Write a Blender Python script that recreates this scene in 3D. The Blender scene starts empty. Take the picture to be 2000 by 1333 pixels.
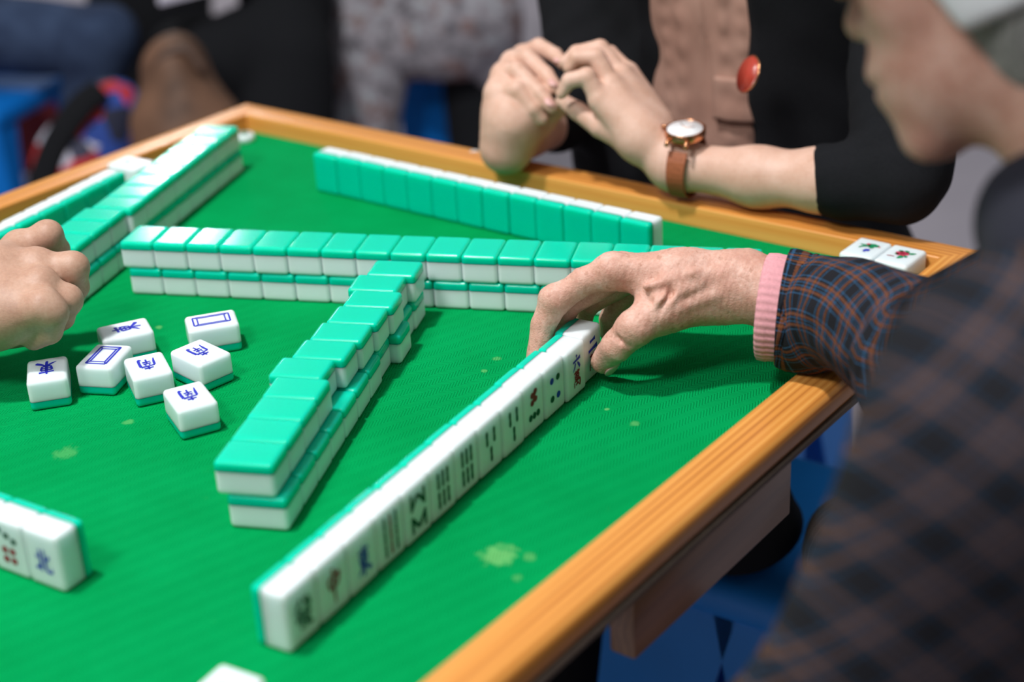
import bpy, bmesh, math, random
import numpy as np
from mathutils import Vector, Matrix

SC = bpy.context.scene
COL = SC.collection
Z0 = 0.75                      # height of the felt above the floor, metres; everything below is laid out in mm over the felt
random.seed(7)
rng = np.random.default_rng(5)

# ------------------------------------------------------------------ camera frame (table axes: x along far rail, y away from near rail)
CAM = np.array([1206.5, -1163.5, 540.0])
CR = np.array([0.798441, 0.600069, -0.049074])
CU = np.array([-0.225236, 0.373294, 0.899956])
CB = np.array([0.558355, -0.707509, 0.433211])
FPX = 3096.1


def at(px, py, depth):
    """point of the table frame (mm) seen at a pixel of the 2000x1333 photograph, at a distance along the view axis"""
    return CAM + CR * ((px - 1000.0) / FPX * depth) + CU * (-(py - 666.5) / FPX * depth) - CB * depth


def atz(px, py, z):
    d = at(px, py, 1.0) - CAM
    return CAM + d * ((z - CAM[2]) / d[2])


def lin(r, g, b):
    f = lambda c: c / 12.92 if c <= 0.04045 else ((c + 0.055) / 1.055) ** 2.4
    return (f(r / 255), f(g / 255), f(b / 255), 1.0)


# ------------------------------------------------------------------ materials
class NT:
    def __init__(self, name):
        self.m = bpy.data.materials.new(name)
        self.m.use_nodes = True
        self.t = self.m.node_tree
        self.b = self.t.nodes['Principled BSDF']

    def n(self, typ, **kw):
        nd = self.t.nodes.new(typ)
        ins = kw.pop('ins', {})
        for k, v in kw.items():
            setattr(nd, k, v)
        for k, v in ins.items():
            self.set(nd.inputs[k], v)
        return nd

    def set(self, sock, v):
        if isinstance(v, bpy.types.NodeSocket):
            self.t.links.new(v, sock)
        else:
            sock.default_value = v

    def math(self, op, a, b=0.0, c=0.0):
        nd = self.n('ShaderNodeMath', operation=op)
        self.set(nd.inputs[0], a); self.set(nd.inputs[1], b); self.set(nd.inputs[2], c)
        return nd.outputs[0]

    def mix(self, fac, a, b):
        nd = self.n('ShaderNodeMix', data_type='RGBA')
        self.set(nd.inputs[0], fac); self.set(nd.inputs[6], a); self.set(nd.inputs[7], b)
        return nd.outputs[2]

    def coord(self, which='Object', scale=(1, 1, 1), rot=(0, 0, 0)):
        tc = self.n('ShaderNodeTexCoord')
        mp = self.n('ShaderNodeMapping')
        mp.inputs['Scale'].default_value = scale
        mp.inputs['Rotation'].default_value = rot
        self.t.links.new(tc.outputs[which], mp.inputs[0])
        return mp.outputs[0]

    def noise(self, vec, scale, detail=3.0, rough=0.55):
        nd = self.n('ShaderNodeTexNoise')
        self.set(nd.inputs['Vector'], vec)
        nd.inputs['Scale'].default_value = scale
        nd.inputs['Detail'].default_value = detail
        nd.inputs['Roughness'].default_value = rough
        return nd.outputs[0]

    def ramp(self, fac, stops):
        nd = self.n('ShaderNodeValToRGB')
        self.set(nd.inputs[0], fac)
        el = nd.color_ramp.elements
        while len(el) < len(stops):
            el.new(0.5)
        for e, (p, c) in zip(el, stops):
            e.position = p; e.color = c
        return nd.outputs[0]

    def bump(self, h, dist=0.0005, strength=1.0):
        nd = self.n('ShaderNodeBump')
        self.set(nd.inputs['Height'], h)
        nd.inputs['Distance'].default_value = dist
        nd.inputs['Strength'].default_value = strength
        self.t.links.new(nd.outputs[0], self.b.inputs['Normal'])

    def base(self, col=None, rough=None, metal=None, spec=None, sss=None, sssr=None, coat=None, ssc=0.003):
        i = self.b.inputs
        if col is not None: self.set(i['Base Color'], col)
        if rough is not None: self.set(i['Roughness'], rough)
        if metal is not None: i['Metallic'].default_value = metal
        if spec is not None: i['Specular IOR Level'].default_value = spec
        if sss is not None:
            i['Subsurface Weight'].default_value = sss
            i['Subsurface Radius'].default_value = sssr or (1, .6, .5)
            i['Subsurface Scale'].default_value = ssc
        if coat is not None: i['Coat Weight'].default_value = coat
        return self.m


def flat(name, col, rough=0.6, metal=0.0, spec=0.4, var=0.0, vscale=60):
    t = NT(name)
    if var:
        nz = t.noise(t.coord(), vscale)
        c2 = tuple(min(1, c * (1 + var)) for c in col[:3]) + (1,)
        c1 = tuple(c * (1 - var) for c in col[:3]) + (1,)
        return t.base(t.ramp(nz, [(0.3, c1), (0.7, c2)]), rough, metal, spec)
    return t.base(col, rough, metal, spec)


def wood_mat(name, c_light, c_mid, c_dark, axis=0, marks=False):
    t = NT(name)
    s = [26.0, 26.0, 26.0]; s[axis] = 0.9
    v = t.coord('Object', tuple(s))
    n1 = t.noise(v, 2.2, 4, .5)
    w = t.n('ShaderNodeTexWave', wave_type='BANDS', bands_direction='Y' if axis == 0 else 'X')
    t.set(w.inputs['Vector'], t.coord('Object', tuple([150.0 if k != axis else 0.35 for k in range(3)])))
    w.inputs['Scale'].default_value = 0.35
    w.inputs['Distortion'].default_value = 7.0
    w.inputs['Detail'].default_value = 2.0
    w.inputs['Detail Scale'].default_value = 0.55
    f = t.math('ADD', t.math('MULTIPLY', n1, 0.55), t.math('MULTIPLY', w.outputs[0], 0.45))
    c = t.ramp(f, [(0.18, c_dark), (0.38, c_mid), (0.62, c_mid), (0.85, c_light)])
    fine = t.noise(t.coord('Object', tuple([900.0 if k != axis else 14.0 for k in range(3)])), 1.0, 2)
    c = t.mix(t.math('MULTIPLY', t.math('SUBTRACT', fine, 0.45), 0.5), c, c_dark)
    if marks:                                   # worn white tape residue on the far rail, a shape of its own
        co = t.n('ShaderNodeSeparateXYZ'); t.set(co.inputs[0], t.coord())
        nz = t.noise(t.coord(), 70, 3)
        a = t.math('MULTIPLY', t.math('GREATER_THAN', co.outputs[0], 0.330), t.math('LESS_THAN', co.outputs[0], 0.425))
        b = t.math('MULTIPLY', t.math('GREATER_THAN', co.outputs[1], 0.026), t.math('LESS_THAN', co.outputs[1], 0.033))
        a2 = t.math('MULTIPLY', t.math('GREATER_THAN', co.outputs[0], 0.232), t.math('LESS_THAN', co.outputs[0], 0.256))
        b2 = t.math('MULTIPLY', t.math('GREATER_THAN', co.outputs[1], 0.018), t.math('LESS_THAN', co.outputs[1], 0.027))
        m = t.math('ADD', t.math('MULTIPLY', a, b), t.math('MULTIPLY', a2, b2))
        m = t.math('MULTIPLY', m, t.math('GREATER_THAN', nz, 0.46))
        c = t.mix(m, c, lin(225, 215, 210))
    t.bump(fine, 0.0002, 0.5)
    return t.base(c, 0.30, 0, 0.45)


def plaid_mat(name, src='UV', period=25.0, k=1.0, OW=.6, BW=.7, oc=(165, 95, 52)):
    """dark twill with orange and blue check; UV in mm"""
    t = NT(name)
    if src == 'UV':
        uv = t.n('ShaderNodeUVMap').outputs[0]
    else:
        uv = t.coord('Object', (1000, 1000, 1000), src)
    sp = t.n('ShaderNodeSeparateXYZ'); t.set(sp.inputs[0], uv)
    nz = t.n('ShaderNodeTexNoise'); t.set(nz.inputs['Vector'], uv); nz.inputs['Scale'].default_value = 1.3; nz.inputs['Detail'].default_value = 2
    wob = t.math('MULTIPLY', t.math('SUBTRACT', nz.outputs[0], 0.5), 1.2)

    def stripes(c):
        p = t.math('ADD', t.math('SUBTRACT', t.math('MODULO', t.math('ADD', c, 100000.0), period), period / 2), wob)
        a = t.math('ABSOLUTE', p)
        org = t.math('LESS_THAN', t.math('ABSOLUTE', t.math('SUBTRACT', a, 3.7)), 1.0)
        bl = t.math('LESS_THAN', t.math('ABSOLUTE', t.math('SUBTRACT', a, 1.35)), 0.36)
        bl2 = t.math('LESS_THAN', t.math('ABSOLUTE', t.math('SUBTRACT', a, 7.0)), 0.42)
        return org, t.math('ADD', bl, bl2)
    ou, bu = stripes(sp.outputs[0])
    ov, bv = stripes(sp.outputs[1])
    thr = t.n('ShaderNodeTexWhiteNoise', noise_dimensions='2D')
    sn = t.n('ShaderNodeVectorMath', operation='FLOOR')
    sc = t.n('ShaderNodeVectorMath', operation='SCALE'); t.set(sc.inputs[0], uv); sc.inputs['Scale'].default_value = 2.2
    t.t.links.new(sc.outputs[0], sn.inputs[0]); t.t.links.new(sn.outputs[0], thr.inputs['Vector'])
    weave = t.math('ADD', t.math('MULTIPLY', thr.outputs[0], 0.6), 0.35)
    dark = tuple(c * k for c in lin(34, 34, 40)[:3]) + (1,)
    o_c = tuple(c * k for c in lin(*oc)[:3]) + (1,)
    b_c = tuple(c * k for c in lin(62, 120, 168)[:3]) + (1,)
    fo = t.math('MULTIPLY', t.math('MINIMUM', t.math('ADD', t.math('MULTIPLY', ou, OW), t.math('MULTIPLY', ov, OW)), 1.0), weave)
    fb = t.math('MULTIPLY', t.math('MINIMUM', t.math('ADD', t.math('MULTIPLY', bu, BW), t.math('MULTIPLY', bv, BW)), 1.0), weave)
    c = t.mix(fb, dark, b_c)
    c = t.mix(fo, c, o_c)
    t.bump(thr.outputs[0], 0.0003, 0.4)
    return t.base(c, 0.9, 0, 0.15)


def skin_mat(name, c0, c1, c2, wr=0.0, spots=0.0):
    t = NT(name)
    v = t.coord()
    n1 = t.noise(v, 55, 4)
    n2 = t.noise(v, 420, 4)
    c = t.ramp(t.math('ADD', t.math('MULTIPLY', n1, 0.65), t.math('MULTIPLY', n2, 0.35)), [(0.30, c0), (0.5, c1), (0.68, c2)])
    if spots:
        n3 = t.noise(v, 170, 2)
        c = t.mix(t.math('MULTIPLY', t.math('GREATER_THAN', n3, 0.66), spots), c, lin(165, 112, 88))
    if wr:
        w1 = t.noise(t.coord('Object', (1, 1.0, 1.7), (0.3, 0.5, 0.6)), 260, 5, .6)
        vo = t.n('ShaderNodeTexVoronoi', feature='DISTANCE_TO_EDGE'); t.set(vo.inputs['Vector'], v); vo.inputs['Scale'].default_value = 520
        h = t.math('ADD', t.math('MULTIPLY', w1, 1.0), t.math('MULTIPLY', vo.outputs[0], 0.6))
        t.bump(h, 0.0007 * wr, 0.8)
    return t.base(c, 0.5, 0, 0.35, 0.12, (1.0, 0.35, 0.2))


M = {}
M['white'] = NT('tile_white').base(lin(226, 234, 238), 0.22, 0, 0.3, 1.0, (1, 1, 1), None, .010)
M['green'] = NT('tile_green').base((0.0, 0.56, 0.37, 1), 0.16, 0, 0.20, 1.0, (.3, 1.0, .85), None, .013)
M['ink_b'] = flat('ink_blue', lin(30, 40, 175), 0.6)
M['ink_r'] = flat('ink_red', lin(150, 28, 45), 0.6)
M['ink_g'] = flat('ink_green', lin(14, 72, 48), 0.6)
M['ink_leaf'] = flat('ink_leaf', lin(20, 135, 85), 0.6)
M['ink_pink'] = flat('ink_pink', lin(205, 60, 90), 0.6)


# ------------------------------------------------------------------ mesh helpers
def link(o, parent=None):
    COL.objects.link(o)
    if parent is not None:
        o.parent = parent
    return o


def tag(o, label=None, cat=None, group=None, kind=None):
    if label: o['label'] = label
    if cat: o['category'] = cat
    if group: o['group'] = group
    if kind: o['kind'] = kind
    return o


def empty(name, p=(0, 0, 0), rz=0.0, rot=None):
    o = bpy.data.objects.new(name, None)
    o.empty_display_size = 0.01
    o.location = (p[0] / 1000, p[1] / 1000, p[2] / 1000 + Z0)
    o.rotation_euler = rot if rot is not None else (0, 0, rz)
    return link(o)


def mesh(name, v, f, mats, mi=None, smooth=True, uv=None):
    """v in mm (local); returns mesh data in metres"""
    me = bpy.data.meshes.new(name)
    v = np.asarray(v, float)
    me.from_pydata((v * 0.001).tolist(), [], [tuple(int(i) for i in q) for q in f])
    for m in mats:
        me.materials.append(m)
    if mi is not None:
        me.polygons.foreach_set('material_index', np.asarray(mi, np.int32))
    me.polygons.foreach_set('use_smooth', np.full(len(me.polygons), smooth))
    if uv is not None:
        ul = me.uv_layers.new(name='UVMap')
        li = np.zeros(len(me.loops), np.int32); me.loops.foreach_get('vertex_index', li)
        ul.data.foreach_set('uv', np.asarray(uv, np.float32)[li].ravel())
    me.update()
    return me


def put(name, me, parent=None, world=False):
    o = bpy.data.objects.new(name, me)
    if world:
        o.location = (0, 0, Z0)
    return link(o, parent)


def bm_to(bm, name, mats, smooth=True, sharp=None):
    bmesh.ops.recalc_face_normals(bm, faces=bm.faces)
    bmesh.ops.scale(bm, vec=(0.001,) * 3, verts=bm.verts)
    me = bpy.data.meshes.new(name)
    bm.to_mesh(me); bm.free()
    for m in mats:
        me.materials.append(m)
    me.polygons.foreach_set('use_smooth', np.full(len(me.polygons), smooth))
    if sharp:
        me.set_sharp_from_angle(angle=math.radians(sharp))
    return me


def box_bm(x0, x1, y0, y1, z0, z1, bev=0.0, seg=2):
    bm = bmesh.new()
    bmesh.ops.create_cube(bm, size=1)
    bmesh.ops.scale(bm, vec=(x1 - x0, y1 - y0, z1 - z0), verts=bm.verts)
    bmesh.ops.translate(bm, vec=((x0 + x1) / 2, (y0 + y1) / 2, (z0 + z1) / 2), verts=bm.verts)
    if bev:
        bmesh.ops.bevel(bm, geom=bm.edges[:] + bm.verts[:], offset=bev, segments=seg, profile=0.5, affect='EDGES')
    return bm


def unit(a):
    a = np.asarray(a, float)
    return a / (np.linalg.norm(a) + 1e-12)


def sweep(path, rad, seg=16, up=(0, 0, 1), cap=True, phase=0.0, prof=None):
    """tube along path; rad = list of (ra, rb) along side / up axes. returns verts, faces, uv(mm)"""
    path = [np.asarray(p, float) for p in path]
    n = len(path); V = []; UV = []; L = 0.0
    for i, p in enumerate(path):
        t = unit(path[min(i + 1, n - 1)] - path[max(i - 1, 0)])
        s = unit(np.cross(t, up)); w = np.cross(s, t)
        if i: L += np.linalg.norm(p - path[i - 1])
        ra, rb = rad[i] if isinstance(rad[i], (tuple, list)) else (rad[i], rad[i])
        for k in range(seg):
            a = 2 * math.pi * k / seg + phase
            g = prof(i, k) if prof else 1.0
            V.append(p + s * math.cos(a) * ra * g + w * math.sin(a) * rb * g)
            UV.append((L, (k if k <= seg // 2 else seg - k) / seg * 2 * math.pi * (ra + rb) / 2))
    F = []
    for i in range(n - 1):
        for k in range(seg):
            k2 = (k + 1) % seg
            F.append((i * seg + k, (i + 1) * seg + k, (i + 1) * seg + k2, i * seg + k2))
    if cap:
        F.append(tuple(range(seg)))
        F.append(tuple((n - 1) * seg + k for k in reversed(range(seg))))
    return V, F, UV


def spline(pts, n):
    """Catmull-Rom through pts (any dimension)"""
    P = np.asarray(pts, float)
    P = np.vstack([2 * P[0] - P[1], P, 2 * P[-1] - P[-2]])
    out = []
    m = len(P) - 3
    for q in range(n):
        x = q / (n - 1) * m
        i = min(int(x), m - 1); t = x - i
        a, b, c, d = P[i:i + 4]
        out.append(0.5 * ((2 * b) + (c - a) * t + (2 * a - 5 * b + 4 * c - d) * t * t + (3 * b - a - 3 * c + d) * t ** 3))
    return np.array(out)


def ellipsoid_mesh(c, r, axes=None, nu=20, nv=12):
    A = np.eye(3) if axes is None else np.asarray(axes, float)   # rows are axes
    V = []; F = []
    for j in range(nv + 1):
        th = math.pi * j / nv
        for i in range(nu):
            ph = 2 * math.pi * i / nu
            l = np.array([math.sin(th) * math.cos(ph) * r[0], math.sin(th) * math.sin(ph) * r[1], math.cos(th) * r[2]])
            V.append(np.asarray(c) + l @ A)
    for j in range(nv):
        for i in range(nu):
            i2 = (i + 1) % nu
            F.append((j * nu + i, (j + 1) * nu + i, (j + 1) * nu + i2, j * nu + i2))
    return V, F


def join(*parts):
    V = []; F = []
    for v, f in parts:
        o = len(V); V += list(v); F += [tuple(i + o for i in q) for q in f]
    return V, F


# ------------------------------------------------------------------ organic surfaces: smooth-blended tapered limbs -> surface nets
def frame_from(x, z):
    x = unit(x); z = unit(np.asarray(z, float) - np.dot(z, x) * x)
    return np.array([x, np.cross(z, x), z])        # rows


def prim_d(pr, P):
    if pr[0] == 'c':                               # ('c', a, b, ra, rb)
        a = pr[1].astype(np.float32); ba = (pr[2] - pr[1]).astype(np.float32)
        w = P - a
        t = np.clip(w @ ba / max(float(ba @ ba), 1e-6), 0, 1)
        return np.sqrt(((w - t[:, None] * ba) ** 2).sum(1)) - (pr[3] + (pr[4] - pr[3]) * t)
    c, r, A = pr[1].astype(np.float32), np.asarray(pr[2], np.float32), pr[3].astype(np.float32)
    q = (P - c) @ A.T
    k0 = np.sqrt(((q / r) ** 2).sum(1)); k1 = np.sqrt(((q / r ** 2) ** 2).sum(1)) + 1e-9
    return k0 * (k0 - 1) / k1


def smin(a, b, k):
    if k <= 0: return np.minimum(a, b)
    h = np.maximum(k - np.abs(a - b), 0) / k
    return np.minimum(a, b) - h * h * k * 0.25


class Sdf:
    """groups of ('+'|'-', blend, [ (prim, blend) ... ])"""
    def __init__(self): self.g = []; self.disp = None

    def add(self, prims, k=6, kin=6, op='+'):
        self.g.append((op, k, [(p, kin) for p in prims])); return self

    def __call__(self, P):
        P = np.asarray(P, np.float32)
        tot = None
        for op, k, prims in self.g:
            d = None
            for p, ki in prims:
                e = prim_d(p, P)
                d = e if d is None else smin(d, e, ki)
            if tot is None: tot = d
            elif op == '+': tot = smin(tot, d, k)
            else: tot = -smin(-tot, d, k)
        if self.disp is not None: tot = tot + self.disp(P)
        return tot

    def bounds(self):
        lo = np.full(3, 1e9); hi = -lo
        for op, k, prims in self.g:
            if op == '-': continue
            for p, _ in prims:
                if p[0] == 'c':
                    for q, r in ((p[1], p[3]), (p[2], p[4])):
                        lo = np.minimum(lo, q - r); hi = np.maximum(hi, q + r)
                else:
                    ext = np.sqrt(((p[3] * np.asarray(p[2])[:, None]) ** 2).sum(0))
                    lo = np.minimum(lo, p[1] - ext); hi = np.maximum(hi, p[1] + ext)
        return lo, hi


def cone(a, b, ra, rb=None): return ('c', np.asarray(a, float), np.asarray(b, float), float(ra), float(ra if rb is None else rb))
def ell(c, r, A=None): return ('e', np.asarray(c, float), tuple(float(x) for x in r), np.eye(3) if A is None else np.asarray(A, float))


def chain(pts, rad): return [cone(pts[i], pts[i + 1], rad[i], rad[i + 1]) for i in range(len(pts) - 1)]


def nets(f, h, lo=None, hi=None, pad=6.0):
    l, u = f.bounds()
    lo = l - pad - h if lo is None else np.asarray(lo, float)
    hi = u + pad + h if hi is None else np.asarray(hi, float)
    B = 8
    nb = np.ceil((hi - lo) / (h * B)).astype(int)
    N = nb * B
    val = np.empty(N + 1, np.float32)
    cx = [lo[i] + (np.arange(nb[i]) + .5) * B * h for i in range(3)]
    C = np.stack(np.meshgrid(*cx, indexing='ij'), -1).reshape(-1, 3)
    dC = f(C).reshape(nb)
    val[:] = 1.0
    base = np.repeat(np.repeat(np.repeat(np.sign(dC) * B * h, B, 0), B, 1), B, 2)
    val[:N[0], :N[1], :N[2]] = base
    mark = np.argwhere(np.abs(dC) < B * h * 1.35 + 3)
    ar = np.arange(B + 1)
    off = np.stack(np.meshgrid(ar, ar, ar, indexing='ij'), -1).reshape(-1, 3)
    for s in range(0, len(mark), 300):
        mk = mark[s:s + 300]
        idx = (mk[:, None, :] * B + off[None]).reshape(-1, 3)
        val[idx[:, 0], idx[:, 1], idx[:, 2]] = f(lo + idx * h)
    ins = val < 0
    n = N
    cnt = np.zeros(n, np.int32); acc = np.zeros(tuple(n) + (3,), np.float32)
    for ax in range(3):
        o1, o2 = [a for a in range(3) if a != ax]
        for d1 in (0, 1):
            for d2 in (0, 1):
                sl = [slice(0, n[0]), slice(0, n[1]), slice(0, n[2])]
                sl[o1] = slice(d1, n[o1] + d1); sl[o2] = slice(d2, n[o2] + d2)
                s2 = list(sl); s2[ax] = slice(1, n[ax] + 1)
                va, vb = val[tuple(sl)], val[tuple(s2)]
                x = (va < 0) != (vb < 0)
                t = np.where(x, va / np.where(x, va - vb, 1), 0)
                cnt += x
                acc[..., ax] += t
                acc[..., o1] += x * d1; acc[..., o2] += x * d2
    act = cnt > 0
    vid = np.full(n, -1, np.int64); vid[act] = np.arange(act.sum())
    cells = np.argwhere(act)
    V = lo + (cells + acc[act] / cnt[act][:, None]) * h
    F = []
    for ax in range(3):
        o1, o2 = [(1, 2), (2, 0), (0, 1)][ax]
        sl = [slice(0, n[0]), slice(0, n[1]), slice(0, n[2])]
        s2 = list(sl); s2[ax] = slice(1, n[ax] + 1)
        a, b = ins[tuple(sl)], ins[tuple(s2)]
        e = np.argwhere(a != b)
        e = e[(e[:, o1] > 0) & (e[:, o2] > 0)]
        if not len(e): continue
        fl = a[e[:, 0], e[:, 1], e[:, 2]]
        e1 = e.copy(); e1[:, o1] -= 1
        e2 = e.copy(); e2[:, o2] -= 1
        e3 = e1.copy(); e3[:, o2] -= 1
        g = lambda q: vid[q[:, 0], q[:, 1], q[:, 2]]
        Q = np.stack([g(e), g(e1), g(e3), g(e2)], 1)
        Q[~fl] = Q[~fl][:, ::-1]
        F.append(Q[(Q >= 0).all(1)])
    F = np.concatenate(F)
    for _ in range(2):                              # pull the vertices onto the surface
        d = f(V); G = np.zeros_like(V); e = h * 0.4
        for ax in range(3):
            dv = np.zeros(3); dv[ax] = e
            G[:, ax] = (f(V + dv) - f(V - dv)) / (2 * e)
        V = V - np.clip(d, -h, h)[:, None] * G / np.maximum((G ** 2).sum(1), .2)[:, None]
    return V, F


def wrinkle(amp, freq, seed=0, direc=None):
    """soft fold displacement for cloth"""
    r = np.random.default_rng(seed)
    ks = r.normal(size=(7, 3)) * freq
    if direc is not None:
        ks = ks * np.asarray(direc)
    ph = r.uniform(0, 6.28, 7)

    def d(P):
        s = 0
        for k, p in zip(ks, ph):
            s = s + np.sin(P @ k.astype(np.float32) + p)
        return s * amp / 3.0
    return d
# ================================================================== TABLE
TW, TH, TD, TG = 30.0, 40.3, 24.3, 7.3       # tile width, height, depth, depth of the green back
X0, X1, Y0, Y1 = -67.0, 742.0, -812.0, -3.0   # felt
RAIL, RTOP = 36.0, 19.4


def felt_mat():
    t = NT('felt_green')
    co = t.coord('Object', (1000, 1000, 1000), (0, 0, math.radians(18)))
    s = t.n('ShaderNodeSeparateXYZ'); t.set(s.inputs[0], co)
    tri = t.math('PINGPONG', s.outputs[0], 7.0)
    ph = t.math('ADD', s.outputs[1], tri)
    rib = t.math('SINE', t.math('MULTIPLY', ph, 2 * math.pi / 2.8))
    odd = t.math('GREATER_THAN', t.math('MODULO', t.math('ADD', s.outputs[0], 14000.0), 14.0), 7.0)
    rib = t.math('MULTIPLY', rib, t.math('ADD', t.math('MULTIPLY', odd, -.2), 1.0))
    co2 = t.coord('Object', (1000, 1000, 1000))
    n_big = t.noise(co2, 0.012, 3)
    n_mid = t.noise(co2, 0.12, 4)
    n_fib = t.noise(co2, 1.6, 2)
    c = t.ramp(n_big, [(0.3, lin(0, 147, 76)), (0.7, lin(1, 160, 86))])
    c = t.mix(t.math('MULTIPLY', t.math('POWER', t.math('ADD', t.math('MULTIPLY', rib, 0.5), 0.5), 1.5), 0.26), c, lin(0, 90, 46))
    c = t.mix(t.math('MULTIPLY', t.math('GREATER_THAN', t.math('MULTIPLY', n_fib, t.math('ADD', n_mid, 0.5)), 0.80), 0.5), c, lin(90, 190, 110))
    sp = t.n('ShaderNodeSeparateXYZ'); t.set(sp.inputs[0], co2)
    # worn pale stains, each with a place and shape of its own
    for (sx, sy, r, st) in STAINS:
        dx = t.math('SUBTRACT', sp.outputs[0], sx); dy = t.math('SUBTRACT', sp.outputs[1], sy)
        d = t.math('SQRT', t.math('ADD', t.math('MULTIPLY', dx, dx), t.math('MULTIPLY', dy, dy)))
        d = t.math('ADD', d, t.math('MULTIPLY', t.math('SUBTRACT', t.noise(co2, 0.16, 3), 0.5), r * 1.5))
        k = t.n('ShaderNodeMapRange'); t.set(k.inputs[0], d)
        k.inputs[1].default_value = r; k.inputs[2].default_value = r * 0.55; k.inputs[3].default_value = 0; k.inputs[4].default_value = st
        c = t.mix(k.outputs[0], c, lin(125, 195, 115))
    t.bump(t.math('ADD', t.math('MULTIPLY', rib, 0.5), t.math('MULTIPLY', n_fib, 0.6)), 0.0009, 0.8)
    return t.base(c, 0.85, 0, 0.03)


STAINS = []
for px, py, r, st in ((975, 1085, 13, .62), (1035, 1088, 5, .35), (1010, 1130, 3.5, .3), (310, 640, 3.5, .5), (250, 825, 5, .35), (130, 885, 10, .25), (970, 700, 4, .35), (945, 725, 3, .4), (1185, 800, 2, .6), (1240, 828, 4, .35)):
    q = atz(px, py, 0); STAINS.append((q[0], q[1], r, st))

W_L, W_M, W_D = lin(236, 172, 92), lin(216, 142, 66), lin(160, 88, 36)
wood_x = wood_mat('pine_wood_along', W_L, W_M, W_D, 0, True)
wood_y = wood_mat('pine_wood_across', W_L, W_M, W_D, 1)
wood_b = wood_mat('brown_board', lin(150, 112, 76), lin(128, 92, 60), lin(100, 70, 46), 1)
wood_lip = flat('fibre_board', lin(120, 104, 92), 0.7, var=.1)

table = tag(empty('mahjong_table', (338, -407, 0)), 'square mahjong table with green felt top and raised honey pine rails', 'table')
TO = np.array([338.0, -407.0, 0])


def tpart(name, me):
    o = put(name, me, table)
    o.location = (-TO[0] / 1000, -TO[1] / 1000, 0)
    return o


felt = tpart('felt_top', bm_to(box_bm(X0 - 3, X1 + 3, Y0 - 3, Y1 + 3, -5, 0), 'felt_top', [felt_mat()], False))
felt['label'] = 'green herringbone felt playing surface with pale worn stains'


def rail(side):
    """swept rail with mitred ends"""
    prof = [(0, 0.2)]
    for k in range(4):
        a = math.pi * (1 - k / 6.0); prof.append((2 + 2 * math.cos(a), RTOP - 2 + 2 * math.sin(a)))
    R = 9.0
    for k in range(8):
        a = math.pi / 2 * (1 - k / 7.0); prof.append((RAIL - R + R * math.cos(a), RTOP - R + R * math.sin(a)))
    prof += [(RAIL, 4.2), (RAIL - 2, 0.2)]
    V = []; F = []
    n = len(prof); NS = 2
    for e in range(NS):
        for t, z in prof:
            if side == 'far': V.append((X0 - t if e == 0 else X1 + t, Y1 + t, z))
            if side == 'near': V.append((X0 - t if e == 0 else X1 + t, Y0 - t, z))
            if side == 'left': V.append((X0 - t, Y0 - t if e == 0 else Y1 + t, z))
            if side == 'right': V.append((X1 + t, Y0 - t if e == 0 else Y1 + t, z))
    for k in range(n):
        k2 = (k + 1) % n
        q = (k, k2, n + k2, n + k)
        F.append(q)
    F += [tuple(range(n)), tuple(range(2 * n - 1, n - 1, -1))]
    bm = bmesh.new()
    vs = [bm.verts.new(p) for p in V]
    for q in F: bm.faces.new([vs[i] for i in q])
    return bm_to(bm, 'rail', [wood_x if side in ('far', 'near') else wood_y], True, 40)


for sd in ('far', 'near', 'left', 'right'):
    tpart('rail', rail(sd))
for (a, b, c, d) in ((X0 - 37.5, X1 + 37.5, Y1 + 3.2, Y1 + 37.5), (X0 - 37.5, X1 + 37.5, Y0 - 37.5, Y0 - 3.2), (X0 - 37.5, X0 - 3.2, Y0 - 3.2, Y1 + 3.2), (X1 + 3.2, X1 + 37.5, Y0 - 3.2, Y1 + 3.2)):
    tpart('base_strip', bm_to(box_bm(a, b, c, d, -5, 0.1, .8, 1), 'base_strip', [wood_lip], True, 40))
tpart('underside_panel', bm_to(box_bm(X0 + 2, X1 - 2, Y0 + 2, Y1 - 2, -14, -5.2), 'underside_panel', [wood_b], False))
o = tpart('apron_board', bm_to(box_bm(746, 765, -499, -297, -66, -5.2, 2, 2), 'apron_board', [wood_b], True, 40))
o['label'] = 'brown wooden board fixed under the right rail'
for lx in (120, 400):
    for ly in (-650, -350):
        bm = box_bm(lx - 18, lx + 18, ly - 18, ly + 18, -750, -14.2, 2, 1)
        tpart('leg', bm_to(bm, 'leg', [wood_b], True, 40))

# ================================================================== MAHJONG TILES


A_ = lambda *q: np.array(q, float)
CUT = {'up': TG, 'down': TD - TG, 'stand': TD / 2 - TG}


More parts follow.
